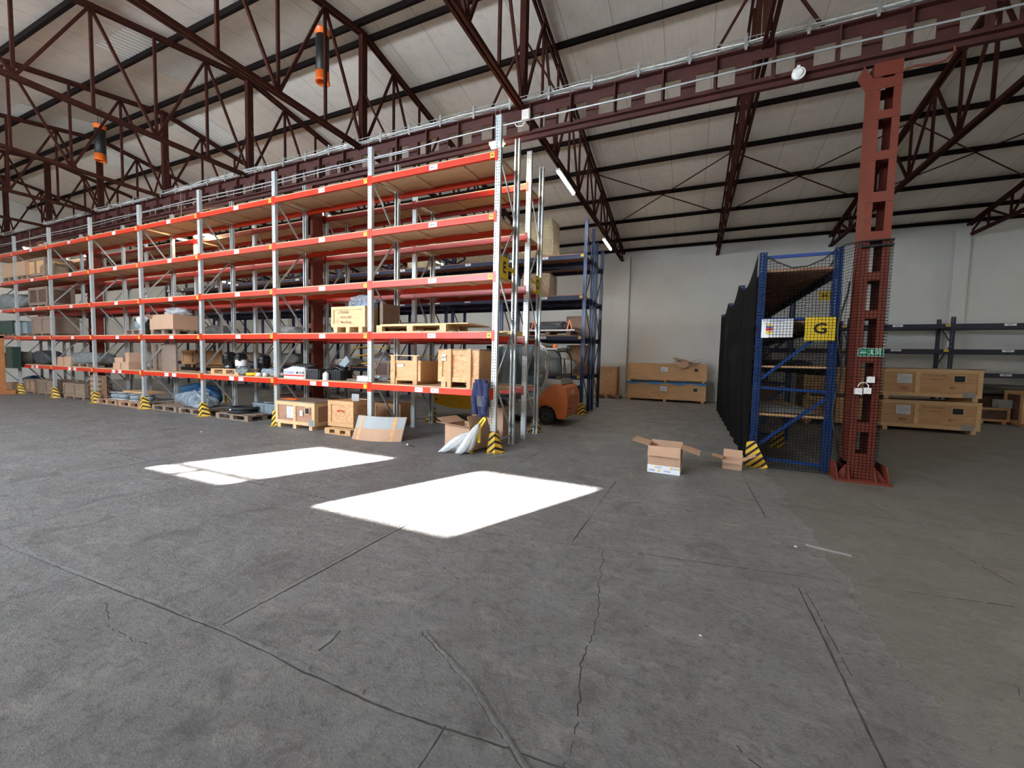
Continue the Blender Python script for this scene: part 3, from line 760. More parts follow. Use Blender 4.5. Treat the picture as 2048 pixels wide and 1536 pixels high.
def crate(label, loc, sx, sy, sz, rotz=0, panel='osb', frame='pine', group=None, mid=1, skid=.09, lid=None, paper=(), diag=False, window=None, bottomplate=None, ears=0, name='wooden_crate', marks=None, cat='crate'):
    """box of sheet panels with edge battens, standing on skids; local origin at the front-left... centre of base"""
    t = thing(name, label, cat, loc, rotz, group)
    z0 = skid; b = .022
    MB().box(-sx/2+b, sx/2-b, -sy/2+b, sy/2-b, z0, z0+sz-.015).build('side_panels', panel, t)
    bw = min(.09, sz*.16, sx*.12)
    for ys in (-1, 1):
        f = MB(); y = ys*(sy/2-b/2)
        f.box(-sx/2, sx/2, y-b/2, y+b/2, z0, z0+bw); f.box(-sx/2, sx/2, y-b/2, y+b/2, z0+sz-bw, z0+sz)
        xs_ = [-sx/2+bw/2, sx/2-bw/2]+[-sx/2+sx*(k+1)/(mid+1) for k in range(mid)]
        for xx in xs_: f.box(xx-bw/2, xx+bw/2, y-b/2-(.004 if abs(xx) < sx/2-bw else 0), y+b/2, z0+bw, z0+sz-bw)
        f.build('side_frame', frame, t)
    for xs2 in (-1, 1):
        f = MB(); x = xs2*(sx/2-b/2)
        f.box(x-b/2, x+b/2, -sy/2+b, sy/2-b, z0, z0+bw); f.box(x-b/2, x+b/2, -sy/2+b, sy/2-b, z0+sz-bw, z0+sz)
        for ys in (-1, 1):
            yy = ys*(sy/2-b-bw/2); f.box(x-b/2, x+b/2, yy-bw/2, yy+bw/2, z0+bw, z0+sz-bw)
        f.build('end_frame', frame, t)
    if lid: MB().box(-sx/2-.02, sx/2+.02, -sy/2-.02, sy/2+.02, z0+sz, z0+sz+.02).build('lid', lid, t)
    if skid > .03:
        k = MB().box(-.05,.05,-sy/2,sy/2,0,skid).mesh('skid', frame)
        ns = 3 if sx > .9 else 2
        for i in range(ns): link('skid', k, t, (-sx/2+.12+(sx-.24)*i/(ns-1), 0, 0))
    for i, (px, pz, pw, ph) in enumerate(paper):
        y = -sy/2-.003
        p = MB().box(px-pw/2, px+pw/2, y-.002, y, z0+pz-ph/2, z0+pz+ph/2)
        n_ = max(2, int(ph/.035))
        for q in range(n_-1):
            zz = z0+pz+ph/2-(q+1)*ph/n_; p.add([(px-pw*.38,y-.003,zz-.003),(px+pw*(.1+.25*((q*7)%3)/2),y-.003,zz-.003),(px+pw*(.1+.25*((q*7)%3)/2),y-.003,zz+.003),(px-pw*.38,y-.003,zz+.003)], [(0,1,2,3)], 1)
        p.build('paper_sheet', ['paper','blue_print'], t)
    if window:
        px, pz, pw, ph = window; y = -sy/2-.004
        MB().box(px-pw/2-.02, px+pw/2+.02, y, y+.004, z0+pz-ph/2-.02, z0+pz+ph/2+.02).build('hatch_frame', frame, t)
        MB().box(px-pw/2, px+pw/2, y-.003, y, z0+pz-ph/2, z0+pz+ph/2).build('hatch', 'black', t)
    if bottomplate:
        px, pw, ph = bottomplate; y = -sy/2-.003
        MB().box(px-pw/2, px+pw/2, y-.003, y, z0+.0, z0+ph).build('corner_plate', 'galv_dark', t)
    if marks:
        mm = MB()
        for (tx, px, pz, sz_) in marks: put_text(mm, tx, sz_, (px, -sy/2-.0035, z0+pz), m=0)
        mm.build('stencil', 'brown_print', t)
    return t
def carton(label, loc, sx, sy, sz, rotz=0, flaps=None, group=None, mat='cardboard', name='cardboard_box', cat='box'):
    t = thing(name, label, cat, loc, rotz, group); w_ = .006
    b = MB()
    if flaps is None:
        b.box(-sx/2, sx/2, -sy/2, sy/2, 0, sz); b.box(-sx/2, sx/2, -.025, .025, sz, sz+.001)
        b.build('body', mat, t)
    else:
        b.box(-sx/2,sx/2,-sy/2,sy/2,0,w_); b.box(-sx/2,-sx/2+w_,-sy/2,sy/2,w_,sz); b.box(sx/2-w_,sx/2,-sy/2,sy/2,w_,sz)
        b.box(-sx/2+w_,sx/2-w_,-sy/2,-sy/2+w_,w_,sz); b.box(-sx/2+w_,sx/2-w_,sy/2-w_,sy/2,w_,sz); b.build('body', mat, t)
        for side, ang, ln in flaps:   # angle from vertical, outward positive
            a = math.radians(ang); dz = math.cos(a)*ln; do = math.sin(a)*ln
            if side in 'LR':
                sgn = -1 if side == 'L' else 1; x = sgn*sx/2
                p = [(x,-sy/2,sz),(x,sy/2,sz),(x+sgn*do,sy/2,sz+dz),(x+sgn*do,-sy/2,sz+dz)]
            else:
                sgn = -1 if side == 'F' else 1; y = sgn*sy/2
                p = [(-sx/2,y,sz),(sx/2,y,sz),(sx/2,y+sgn*do,sz+dz),(-sx/2,y+sgn*do,sz+dz)]
            nrm = (Vector(p[1])-Vector(p[0])).cross(Vector(p[3])-Vector(p[0])).normalized()*.005
            q = [tuple(Vector(v)+nrm) for v in p]
            MB().add(p+q, [(0,1,2,3),(7,6,5,4),(0,4,5,1),(1,5,6,2),(2,6,7,3),(3,7,4,0)]).build('flap', mat, t)
    return t
def bundle(label, loc, sx, sy, sz, mat, seed=1, boxy=.8, amp=.12, name='wrapped_bundle', cat='bundle', rotz=0, group=None):
    return tag(MB().blob(sx, sy, sz, seed, amp, 34, 20, boxy=boxy).build(name, mat, None, loc, rotz), label, cat, group)

Z1, Z2, Z3, Z4 = [z+.024 for z in LV[:4]]
# front rack, second level
pal = pallet('light wooden pallet with a large board on the second shelf of the right end bay', (-5.0, 6.78, Z2), 0, 1.65, .8, mat='pine_light', slats=7)
o = MB().box(-.78,1.25,-.42,.42,0,.018).build('plywood_sheet', 'pine_light', None, (-4.95, 6.80, Z2+.144)); tag(o, 'large pale plywood sheet lying on the long pallet in the right end bay', 'board')
o = MB().grid(lambda u,v: (-.55+1.2*u, -.3+.6*v, .02+.02*math.sin(u*5+v*3)), 14, 8).build('foil_sheet', 'cloudy_plastic', None, (-5.0, 6.8, Z2+.165)); tag(o, 'crumpled grey foil sheet on top of the pale plywood sheet', 'sheet')
crate('open pine crate with handwriting on the second shelf, plastic bag inside', (-6.48, 6.66, Z2), .92, .78, .42, 0, 'pine_light', 'pine_light', mid=0, skid=.11,
      marks=(('L-TRUNK', -.12, .30, .07), ('5401/2  NET', -.05, .20, .06), ('Mkq 240 kg', -.05, .10, .06)))
bundle('blue-grey plastic bag bulging out of the open pine crate', (-6.38, 6.68, Z2+.42), .78, .55, .36, 'clear_plastic', 4, .3, .35, 'plastic_bag', 'bag')
bundle('pale blue padding inside the plastic bag of the open crate', (-6.33, 6.66, Z2+.43), .5, .38, .24, 'blue_plastic', 9, .3, .3, 'padding', 'padding')
tag(MB().box(-.02,.02,-.3,.3,0,.62).box(-.02,.1,-.3,-.28,0,.62).build('brown_board', 'brown_board', None, (-5.97+.1, 6.8, Z2)), 'brown board standing right of the open pine crate behind the post', 'board')
# first level, end bay
c1 = crate('open pine crate with a loose lid on the first shelf, end bay', (-5.18, 6.84, Z1), .74, .72, .40, 0, 'pine', 'pine', mid=0, skid=.07, lid=None, paper=((-.12,.30,.16,.05),))
for xx in (-.29, .25): MB().box(xx-.05, xx+.05, -.385, -.36, 0, .56).build('corner_post', 'pine', c1)
MB().box(-.36,.36,-.4,.36,.56,.575).build('lid', 'pine_light', c1)
c2 = crate('large chipboard crate with wide battens on the first shelf beside the end post', (-3.86, 6.66, Z1), .86, .70, .58, 0, 'osb', 'osb', mid=0, skid=.10, lid='old_wood', paper=((-.30,.48,.08,.05),(-.30,.41,.08,.05)))
for xx in (-.17, .24): MB().box(xx-.04, xx+.04, -.385, -.35, .0, .70).build('strap_batten', 'pine', c2)
# first level, second bay
wc = thing('white_carton', 'white printed carton with a red band on the first shelf, second bay', 'box', (-8.24, 6.56, Z1))
b = MB().box(-.34,.30,-.16,.2,0,.19); b.box(-.341,.301,-.162,.201,.05,.085,1); put_text(b, 'AGARA', .085, (-.16,-.162,.13), m=2, sx=1.1); put_text(b, 'MUNK', .085, (.2,-.162,.13), m=3, sx=1.1)
b.build('body', ['white_label','red_print','blue_print','black'], wc)
lid = MB().add([(-.34,-.16,.19),(.30,-.16,.19),(.30,.2,.19),(-.34,.2,.19),(-.24,-.02,.27),(.2,-.02,.27),(.2,.08,.27),(-.24,.08,.27)], [(0,1,5,4),(1,2,6,5),(2,3,7,6),(3,0,4,7),(4,5,6,7)]); lid.build('lid', 'white_label', wc)
bundle('black cables heaped on the white carton', (-8.05, 6.6, Z1+.26), .55, .3, .08, 'black', 3, .2, .4, 'cable_heap', 'cables')
def plastic_crate(label, loc, sx, sy, sz, mat, group=None, rotz=0):
    t = thing('plastic_crate', label, 'plastic crate', loc, rotz, group); w_ = .012
    b = MB(); b.box(-sx/2,sx/2,-sy/2,sy/2,0,w_); b.box(-sx/2,-sx/2+w_,-sy/2,sy/2,w_,sz); b.box(sx/2-w_,sx/2,-sy/2,sy/2,w_,sz)
    b.box(-sx/2+w_,sx/2-w_,-sy/2,-sy/2+w_,w_,sz); b.box(-sx/2+w_,sx/2-w_,sy/2-w_,sy/2,w_,sz); b.build('body', mat, t)
    r = MB(); n_ = 7
    for k in range(n_):
        xx = -sx/2+sx*(k+.5)/n_; r.box(xx-.006, xx+.006, -sy/2-.012, -sy/2, .01, sz-.02)
    for k in range(4):
        yy = -sy/2+sy*(k+.5)/4; r.box(sx/2, sx/2+.012, yy-.006, yy+.006, .01, sz-.02)
    r.build('ribs', mat, t)
    MB().box(-sx/2-.015,sx/2+.015,-sy/2-.015,-sy/2,sz-.03,sz).box(-sx/2-.015,sx/2+.015,sy/2,sy/2+.015,sz-.03,sz).box(sx/2,sx/2+.015,-sy/2,sy/2,sz-.03,sz).box(-sx/2-.015,-sx/2,-sy/2,sy/2,sz-.03,sz).build('rim', mat, t)
    return t
plastic_crate('black ribbed plastic crate beside the white carton on the first shelf', (-7.66, 6.58, Z1), .32, .34, .23, 'dark_grey')
plastic_crate('black plastic crate with parts behind the white jug on the first shelf', (-7.12, 6.66, Z1), .42, .34, .22, 'black')
tag(MB().blob(.42,.3,.16,5,.4,24,12,boxy=.2).build('machine_parts', 'black_gloss', None, (-7.12,6.66,Z1+.16)), 'black machine parts heaped in the plastic crate behind the white jug', 'parts')
tag(MB().bar((0,0,0),(.25,0,.22),.05,.16).build('grey_duct', 'grey_plastic', None, (-7.1,6.66,Z1+.26)), 'grey tilted duct sticking out of the black crate', 'duct')
jug = thing('white_jug', 'white plastic jug at the front edge of the first shelf, second bay', 'jug', (-7.27, 6.42, Z1))
MB().lathe([(0,0),(.06,0),(.063,.01),(.063,.13),(.055,.15),(.03,.165),(0,.165)], 20).build('body', 'white_paint', jug); MB().lathe([(.026,.165),(.026,.185),(0,.185)], 14).build('cap', 'foam_white', jug)
tag(MB().lathe([(0,0),(.028,0),(.028,.15),(.015,.19),(.015,.21),(0,.21)],14).build('spray_bottle','foam_white',None,(-7.93,6.44,Z1)), 'slim pink and white bottle between the white carton and black crate', 'bottle')
tag(MB().blob(.34,.22,.13,6,.1,20,12,boxy=.9).build('foam_block', 'foam_white', None, (-6.22, 6.5, Z1)), 'pale rounded foam block on the first shelf left of the second post', 'foam')
bundle('clear plastic foil heap on the first shelf behind the pale foam block', (-6.25,6.85,Z1), .5, .35, .12, 'clear_plastic', 8, .2, .4, 'foil_heap', 'foil')
tag(MB().box(-.35,.35,-.25,.25,0,.04).build('wood_sheet', 'brown_board', None, (-6.7,6.9,Z1)), 'flat brown board lying at the back of the first shelf, second bay', 'board')
# first level, third bay
pallet('pale pallet carrying black compressors on the first shelf, third bay', (-10.75, 6.74, Z1), 0, 1.1, .7, mat='pine')
def compressor(label, loc, h, r, band=False):
    t = thing('compressor', label, 'compressor', loc, 0, 'black compressors on the first shelf')
    MB().lathe([(0,0),(r*1.05,0),(r*1.05,.02),(r,.03),(r,h*.55),(r*1.06,h*.56),(r*1.06,h*.6),(r,h*.62),(r*.98,h*.85),(r*.8,h*.95),(r*.3,h),(0,h)], 24).build('body', 'black_gloss', t)
    MB().cyl((r*.7,-r*.8,h*.5),(r*.7,-r*.8,h*.9),.03,10).cyl((-r*.6,-r*.9,h*.3),(-r*.6,-r*.9,h*.8),.025,10).build('pipes', 'black_gloss', t)
    MB().lathe([(r*1.12,h*.72),(r*1.12,h*.75),(r*.9,h*.75)],24).build('flange', 'black', t)
    if band: MB().lathe([(r*1.02,.08),(r*1.03,.09),(r*1.03,.25),(r*1.02,.26)],24).build('white_wrap', 'white_label', t)
compressor('black cylindrical compressor, left of the three on the pale pallet', (-11.05, 6.72, Z1+.144), .44, .14)
compressor('black cylindrical compressor with white wrapping, middle of the three', (-10.5, 6.66, Z1+.144), .42, .13, True)
compressor('tall black cylindrical compressor, right of the three', (-9.95, 6.9, Z1+.024), .50, .13)
bundle('grey plastic bag on the first shelf in front of the compressors', (-10.17, 6.50, Z1), .46, .26, .20, 'grey_wrap', 12, .3, .25, 'plastic_bag', 'bag')
for i, (x, y, a) in enumerate(((-9.86,6.48,.3),(-9.68,6.52,-.2))):
    tag(MB().blob(.26,.14,.08,20+i,.3,18,10,boxy=.3).build('strap_roll','yellow_machine',None,(x,y,Z1),a), 'yellow lashing strap %s' % ('left, heaped beside the grey bag' if i == 0 else 'right, heaped next to the white tape rolls'), 'strap')
for i, (x, y) in enumerate(((-9.48,6.42),(-9.36,6.50))):
    tag(MB().lathe([(.03,0),(.06,0),(.06,.09),(.03,.09),(.03,0)],16).build('tape_roll','foam_white',None,(x,y,Z1)), 'white tape roll, %s one at the shelf edge beside yellow straps' % ('front' if i == 0 else 'rear'), 'roll')
bundle('blue-grey flexible hose heap right of the compressors', (-9.55, 6.78, Z1), .5, .3, .18, 'grey_plastic', 15, .2, .4, 'hose', 'hose')
bundle('crumpled paper and cord heap on the first shelf right of the tape rolls', (-9.05, 6.62, Z1), .42, .3, .10, 'mortar_sack', 16, .2, .5, 'paper_heap', 'paper')
# floor, second bay
crate('large reddish plywood crate with pale frame, paper sheet and dark hatch on the floor', (-8.02, 6.62, 0), 1.24, .78, .50, 0, 'plywood_red', 'pine_light', mid=1, skid=.09, lid=None,
      paper=((-.14,.27,.20,.26),(.22,.27,.09,.12)), window=(.40,.33,.11,.12), bottomplate=(.52,.16,.14))
tag(MB().box(-.61,.61,-.38,.38,0,.02).build('crate_lid', 'brown_board', None, (-8.02,6.63,.592)), 'grey-brown lid panel on the large reddish floor crate', 'board')
bundle('orange strap and foil heap on the lid of the large floor crate', (-8.35,6.42,.612), .45, .16, .03, 'orange_plastic', 31, .2, .4, 'strap_heap', 'strap')
pallet('small pale pallet under the chipboard crate with a red mark', (-6.66, 6.52, 0), 0, .72, .72, mat='pine', slats=5, h=.12)
cr = crate('tall chipboard crate with a red curved mark standing on a small pallet', (-6.73, 6.62, .12), .72, .62, .55, 0, 'osb', 'pine', mid=0, skid=.02, paper=((.0,.0,.001,.001),))
mk = MB(); n_ = 12
for k in range(n_):
    a0 = PI*.15+PI*.7*k/n_; a1 = PI*.15+PI*.7*(k+1)/n_; r0, r1 = .085, .12
    th = .6
    mk.add([(math.cos(a)*r, -.3135, .31+math.sin(a)*r*th) for a, r in ((a0,r0),(a1,r0),(a1,r1),(a0,r1))], [(0,1,2,3)])
mk.build('red_mark', 'red_print', cr)
o = MB().box(-.10,.10,-.004,.004,0,.15).build('flat_board', 'grey_board', None, (-6.5, 6.5, .69)); tag(o, 'small grey panel standing on the chipboard crate with the red mark', 'panel')
# leaning strapped panel
t = thing('strapped_panel', 'large curved grey-brown panel strapped with tape leaning against the second post', 'panel', (-5.62, 6.24, 0), math.radians(14))
def pf(u, v, off=0): return (-.52+1.04*u, -.12+.25*v+.11*math.sin(u*PI)*-1+off, .0+.44*v)
b = MB().grid(lambda u, v: pf(u, v), 16, 6).grid(lambda u, v: pf(u, v, .03), 16, 6)
b.box(-.53,-.5,-.14,.15,0,.0)
b.build('panel_sheet', 'grey_board', t)
b = MB().grid(lambda u, v: pf(u, v*.5, -.003), 16, 3).build('lower_sheet', 'cardboard', t)
for u0 in (.10, .78): MB().grid(lambda u, v: pf(u0+.07*u, v, -.006), 3, 6).build('tape_strip', 'yellow_label' if 0 else 'pine', t)
# floor, third bay: pallet with tyres and grey crates
pallet('flat old pallet carrying black tyres on the floor, third bay', (-10.35, 6.75, 0), 0, 1.25, .9, mat='old_wood')
for i, z in enumerate((0, .075)):
    t = thing('tyre', 'black tyre lying on the flat pallet, %s of the two' % ('bottom' if i == 0 else 'top'), 'tyre', (-10.45+.06*i, 6.66, .144+z), 0, 'tyres on the floor pallet')
    MB().torus((0,0,.045),.30,.055,36,12,0,.75).build('tread', 'rubber', t); MB().torus((0,0,.045),.24,.012,36,8).build('bead', 'black', t)
o = MB().box(-.03,.03,-.002,0,0,.03).build('tyre_tag', 'white_label', None, (-10.39, 6.30, .235)); tag(o, 'tiny white tag on the top tyre', 'tag')
plastic_crate('grey ribbed plastic crate at the back of the tyre pallet, left', (-10.15, 7.0, .144), .4, .3, .24, 'grey_plastic', 'grey crates on the tyre pallet')
plastic_crate('grey ribbed plastic crate at the back of the tyre pallet, right', (-9.72, 7.0, .144), .4, .3, .24, 'grey_plastic', 'grey crates on the tyre pallet')
# floor, fourth bay: tarp and clear plastic
pallet('old pallet under the blue tarpaulin and clear plastic, left part', (-13.4, 6.75, 0), 0, 1.2, .8, mat='old_wood')
pallet('old pallet under the blue tarpaulin and clear plastic, right part', (-12.1, 6.75, 0), 0, 1.2, .8, mat='old_wood')
bundle('dark blue tarpaulin heap under the first shelf, fourth bay', (-12.75, 6.92, .144), 1.5, .7, .58, 'tarp_blue', 41, .2, .3, 'tarpaulin', 'tarpaulin')
bundle('clear crumpled plastic sheet draped over the front of the blue tarpaulin', (-12.4, 6.62, .144), 1.35, .5, .42, 'clear_plastic', 42, .2, .45, 'plastic_sheet', 'plastic')
# floor, fifth bay: spools on pallets
for i, x in enumerate((-16.4, -15.1)):
    pallet('worn pallet with steel spools, %s one under the fifth bay' % ('left' if i == 0 else 'right'), (x, 6.7, 0), 0, 1.2, .8, mat='pallet_wood')
for i, x in enumerate((-16.5, -16.05, -15.4, -14.8)):
    t = thing('steel_spool', 'round grey steel spool on the pallets, %s from the left' % ('first', 'second', 'third', 'fourth')[i], 'spool', (x, 6.62, .144), 0, 'steel spools under the fifth bay')
    MB().lathe([(0,0),(.19,0),(.19,.015),(.12,.02),(.12,.2),(.19,.205),(.19,.22),(0,.22)], 22).build('drum', 'galvanised', t)
    MB().torus((0,0,.11),.135,.03,22,8,0,2.2).build('wire_coil', 'grey_plastic', t)
tag(MB().box(-.7,.7,-.25,.25,0,.04).build('plank', 'pine', None, (-15.6, 6.9, .45-.08)), 'pale plank lying across the steel spools', 'board')
t = thing('upright_pallet', 'wooden pallet standing on edge at the sixth post', 'pallet', (-17.5, 6.5, 0))
for k in range(5): MB().box(-.4,.4,-.02,.0,.05+k*.16,.13+k*.16).build('slat', 'pallet_wood', t)
for xx in (-.35,0,.35): MB().box(xx-.04,xx+.04,0,.09,.0,.85).build('stringer', 'pallet_wood', t)
# fifth bay first shelf etc.
bundle('grey plastic-wrapped sheets on the first shelf, fifth bay', (-18.2, 6.7, Z1+.1), 1.9, .6, .36, 'grey_wrap', 51, .8, .12)
pallet('pallet under the grey plastic-wrapped sheets', (-18.2, 6.7, Z1), 0, 1.2, .7, mat='old_wood', h=.11)
tag(MB().box(-.38,.38,-.02,.02,0,.78).box(-.38,-.35,-.03,.02,0,.78).build('loose_board', 'brown_board', None, (-14.0, 6.8, Z1)), 'tall brown panel standing on the first shelf right of the fifth post', 'panel')
tag(MB().box(-.1,.1,-.02,.02,0,.76).build('loose_board', 'brown_board', None, (-14.55, 6.72, Z1)), 'narrow brown panel standing just left of the tall one', 'panel')
for i, (x, y, z, a, sx, sz) in enumerate(((-16.05,6.6,0,0,.42,.18),(-16.15,6.68,.18,.2,.34,.16),(-15.45,6.55,0,0,.42,.22),(-15.45,6.62,.22,-.15,.36,.28))):
    carton(('opened brown carton at the left, bottom of the small stack', 'tilted brown carton lying on the left one', 'striped brown carton at the right by the post', 'brown carton stacked on the right one')[i]+' on the first shelf', (x,y,Z1+z), sx, .35, sz, a, group='small cartons on the first shelf')
# fourth bay second level
pallet('dark pallet on the second shelf under the brown carton', (-13.35, 6.75, Z2), 0, 1.2, .8, mat='old_wood')
pallet('dark pallet on the second shelf under the bucket', (-14.9, 6.75, Z2), 0, .9, .8, mat='old_wood')
carton('large brown carton with plastic on the second shelf, fourth bay', (-13.25, 6.6, Z2+.144), 1.0, .6, .40, 0)
carton('brown carton folded open left of the large one on the second shelf', (-13.88, 6.62, Z2+.144), .3, .5, .30, .2, flaps=(('F',60,.18),('L',40,.15)))
bundle('grey plastic film heap on top of the large brown carton', (-13.2, 6.65, Z2+.53), .85, .45, .22, 'cloudy_plastic', 61, .2, .45, 'film_heap', 'film')
t = thing('metal_bucket', 'blue-grey metal bucket with a dark rim on the second shelf', 'bucket', (-14.95, 6.62, Z2+.144))
MB().lathe([(0,0),(.17,0),(.18,.30),(.165,.30),(.15,.02)], 22).build('body', 'grey_plastic', t); MB().lathe([(.185,.26),(.19,.27),(.19,.32),(.16,.34),(0,.35)], 22).build('lid', 'black', t)
MB().torus((0,0,.19),.184,.008,22,6).build('hoop', 'silver', t)
tag(MB().grid(lambda u,v: (-.2+.4*u,-.1+.05*math.sin(v*6+u*3),.38*v),8,8).build('paper_sheet','paper',None,(-14.5,6.5,Z2+.144)), 'crumpled white printed paper between bucket and post', 'paper')
# bays further left
for (lb, x, z, sx, sy, sz, pn) in (
    ('brown wooden crate on the fourth shelf behind the seventh post', -21.3, Z4, 1.5, .7, .62, 'pine'),
    ('flat brown crate on the third shelf, sixth bay', -21.2, Z3, 1.5, .7, .62, 'dark_wood'),
    ('brown crate on the second shelf, sixth bay from the right', -21.0, Z2, 1.6, .7, .60, 'brown_board'),
    ('brown crate on the floor, sixth bay from the right', -18.8, 0, 1.5, .7, .46, 'old_wood'),
    ('long brown crate on the floor left of the sixth post', -20.9, 0, 1.3, .7, .48, 'old_wood'),
    ('pinkish crate on the floor near the seventh post', -22.2, 0, .9, .7, .46, 'pallet_wood')):
    crate(lb, (x, 6.75, z), sx, sy, sz, 0, pn, 'old_wood', skid=.08)
bundle('orange-lit wrapped parcel on the fourth shelf, sixth bay', (-20.6, 6.7, Z4+.0), 1.1, .6, .5, 'wrapped_brown', 71, .6, .15)  # plain brown wrap colour
carton('brown carton on a pallet on the fourth shelf, left of a pair', (-23.35, 6.62, Z4+.144), .95, .6, .5, group='cartons on the fourth shelf')
carton('brown carton on a pallet on the fourth shelf, right of a pair', (-22.35+.1, 6.62, Z4+.144), .85, .6, .5, group='cartons on the fourth shelf')
pallet('old pallet under the left carton on the fourth shelf', (-23.35, 6.72, Z4), 0, 1.1, .75, mat='old_wood', group='old pallets on the fourth shelf')
pallet('old pallet under the right carton on the fourth shelf', (-22.2, 6.72, Z4), 0, 1.0, .75, mat='old_wood', group='old pallets on the fourth shelf')
bundle('grey-green plastic-wrapped stack on the third shelf at the far left', (-24.2, 6.7, Z3), 2.2, .7, .62, 'grey_wrap', 81, .5, .2)
bundle('grey wrapped cushion stack on the third shelf left of the seventh post', (-22.9-.2, 6.75, Z3), .8, .6, .62, 'cloudy_plastic', 82, .7, .1) if 0 else None
tag(MB().box(-.7,.7,-.3,.3,0,.5).build('grey_box', 'dark_green', None, (-24.3, 6.75, Z2+.1)), 'dark green covered box on the second shelf at the far left', 'box')
tag(MB().box(-.55,.55,-.3,.3,0,.42).build('grey_box', 'grey_plastic', None, (-22.9, 6.75, Z2+.1)), 'grey box on the second shelf left of the brown crate', 'box')
for i in range(7):
    tag(MB().cyl((0,-.3,.06),(0,.3,.06),.055,12).build('pipe_roll', 'old_wood', None, (-24.9+.42*i, 6.75, Z2)), 'dark pipe end under the boxes, %s from the left on the second shelf' % ('first','second','third','fourth','fifth','sixth','seventh')[i], 'pipe', 'pipe ends on the second shelf')
bundle('grey wrapped machine part on the first shelf, seventh bay', (-23.6, 6.7, Z1), 1.4, .6, .42, 'grey_wrap', 85, .4, .2)
bundle('dark wrapped pack on the first shelf, sixth bay left half', (-21.5, 6.7, Z1), 1.0, .6, .5, 'dark_grey', 86, .6, .15)
carton('tan carton on the first shelf left of the sixth post', (-19.7, 6.6, Z1), .45, .4, .30, group='tan cartons on the first shelf')
carton('tan carton on the first shelf, next to its twin by the sixth post', (-19.2, 6.62, Z1), .48, .4, .32, group='tan cartons on the first shelf')
tag(MB().lathe([(0,0),(.2,0),(.22,.42),(0,.42)],20).build('pale_drum','grey_board',None,(-22.75,6.5,Z1)), 'pale grey drum on the first shelf near the seventh post', 'drum')
bundle('blue plastic bag under the first shelf at the far left', (-23.3, 6.9, 0), 1.3, .6, .6, 'tarp_blue', 88, .3, .25, 'plastic_bag', 'bag')
bundle('white sack on the floor under the far left bay', (-22.95, 6.6, .0), .45, .35, .45, 'sack_white', 89, .4, .2, 'white_sack', 'sack')
carton('brown carton on the floor at the far left under the rack', (-23.9, 6.6, 0), .7, .5, .35)
# third/fourth-level stuff behind, on the second rack (D)
D1, D2 = 1.06+.024, 2.09+.024
crate('pine crate on the second rack seen behind the fourth bay', (-14.6, 8.0, D1+.1), 1.1, .6, .45, 0, 'pine', 'pine')
tag(MB().box(-.6,.6,-.3,.3,0,.1).build('black_tray','black',None,(-14.6,8.0,D1)), 'black tray under the pine crate on the second rack', 'tray')
tag(MB().blob(1.3,.5,.35,91,.3,26,14,boxy=.3).build('mesh_coil','dark_grey',None,(-12.6,8.0,D1)), 'dark coil heap on the second rack behind the compressors', 'coil')
for i, x in enumerate((-4.4, -6.7, -9.4)):
    crate('brown crate low on the second rack, %s' % ('at its right end', 'behind the pine crate of the end bay', 'behind the grey plastic crates')[i], (x, 8.05, (D1, D1, 0.0)[i]), .9, .6, .42, 0, 'dark_wood', 'old_wood', skid=.05)
crate('brown chipboard crate standing behind the forklift side of the end bay', (-4.0, 8.1, D1+.0) if 0 else (-3.75, 8.02, D1+.52), .5, .5, .01, 0, 'old_wood', 'old_wood', skid=.0) if 0 else None
bundle('white plastic-wrapped chair parts on the second rack left of the second post', (-6.15-.9, 8.05, D1+.1), .55, .5, .55, 'cloudy_plastic', 93, .4, .2)
crate('reddish crate on the floor under the second rack, third bay', (-10.0, 8.05, 0), 1.3, .7, .42, 0, 'plywood_red', 'dark_wood')
carton('tall brown carton on the floor under the second rack behind the end post', (-3.95, 7.95, 0), .75, .55, .62)
bundle('heap of grey sacks on the floor under the front rack end, behind the post guard', (-3.62, 6.85, 0), .62, .5, .38, 'mortar_sack', 95, .4, .2, 'sack_heap', 'sacks')
crate('chipboard crate on the floor behind the leaning panel', (-5.9+.45-1.2, 7.9, 0), .8, .5, .5, 0, 'osb', 'pine', skid=.03)

# things at the end post: jacket, box, sacks, yellow tubes
t = thing('jacket', 'dark blue work jacket hanging on the end post of the front rack', 'jacket', (-3.27, 6.20, .72))
b = MB().grid(lambda u, v: ((-.13+.25*u)*(1-.25*abs(v-.6))+ .05*(1-v) - .03, -.045-.05*math.sin(u*PI)+.02*math.sin(u*14+v*5), .56*v-.28*(1-v)*(.25+.12*math.sin(u*7))), 16, 20)
b.grid(lambda u, v: ((-.13+.25*u)*(1-.25*abs(v-.6))+ .05*(1-v) - .03, -.01+.05*math.sin(u*PI)*.5, .56*v-.28*(1-v)*(.25+.12*math.sin(u*7))), 16, 20)
b.build('body', 'jacket_blue', t)
MB().cyl((-.13,-.03,.50),(-.16,-.05,.22),.05,12,r2=.055).cyl((-.16,-.05,.22),(-.13,-.06,-.05),.055,12,r2=.045).build('sleeve', 'jacket_blue', t)
MB().cyl((.08,-.04,.50),(.08,-.06,.25),.05,12,r2=.055).cyl((.08,-.06,.25),(.03,-.06,-.02),.055,12,r2=.045).build('sleeve', 'jacket_blue', t)
MB().box(-.07,.06,-.105,-.10,.10,.28).build('pocket', 'dark_grey', t)
carton('large open brown cardboard box lying on its side under the end bay', (-3.72, 6.42, .02), .62, .5, .42, math.radians(-14), flaps=(('L',70,.24),('F',75,.22),('R',-20,.2)))
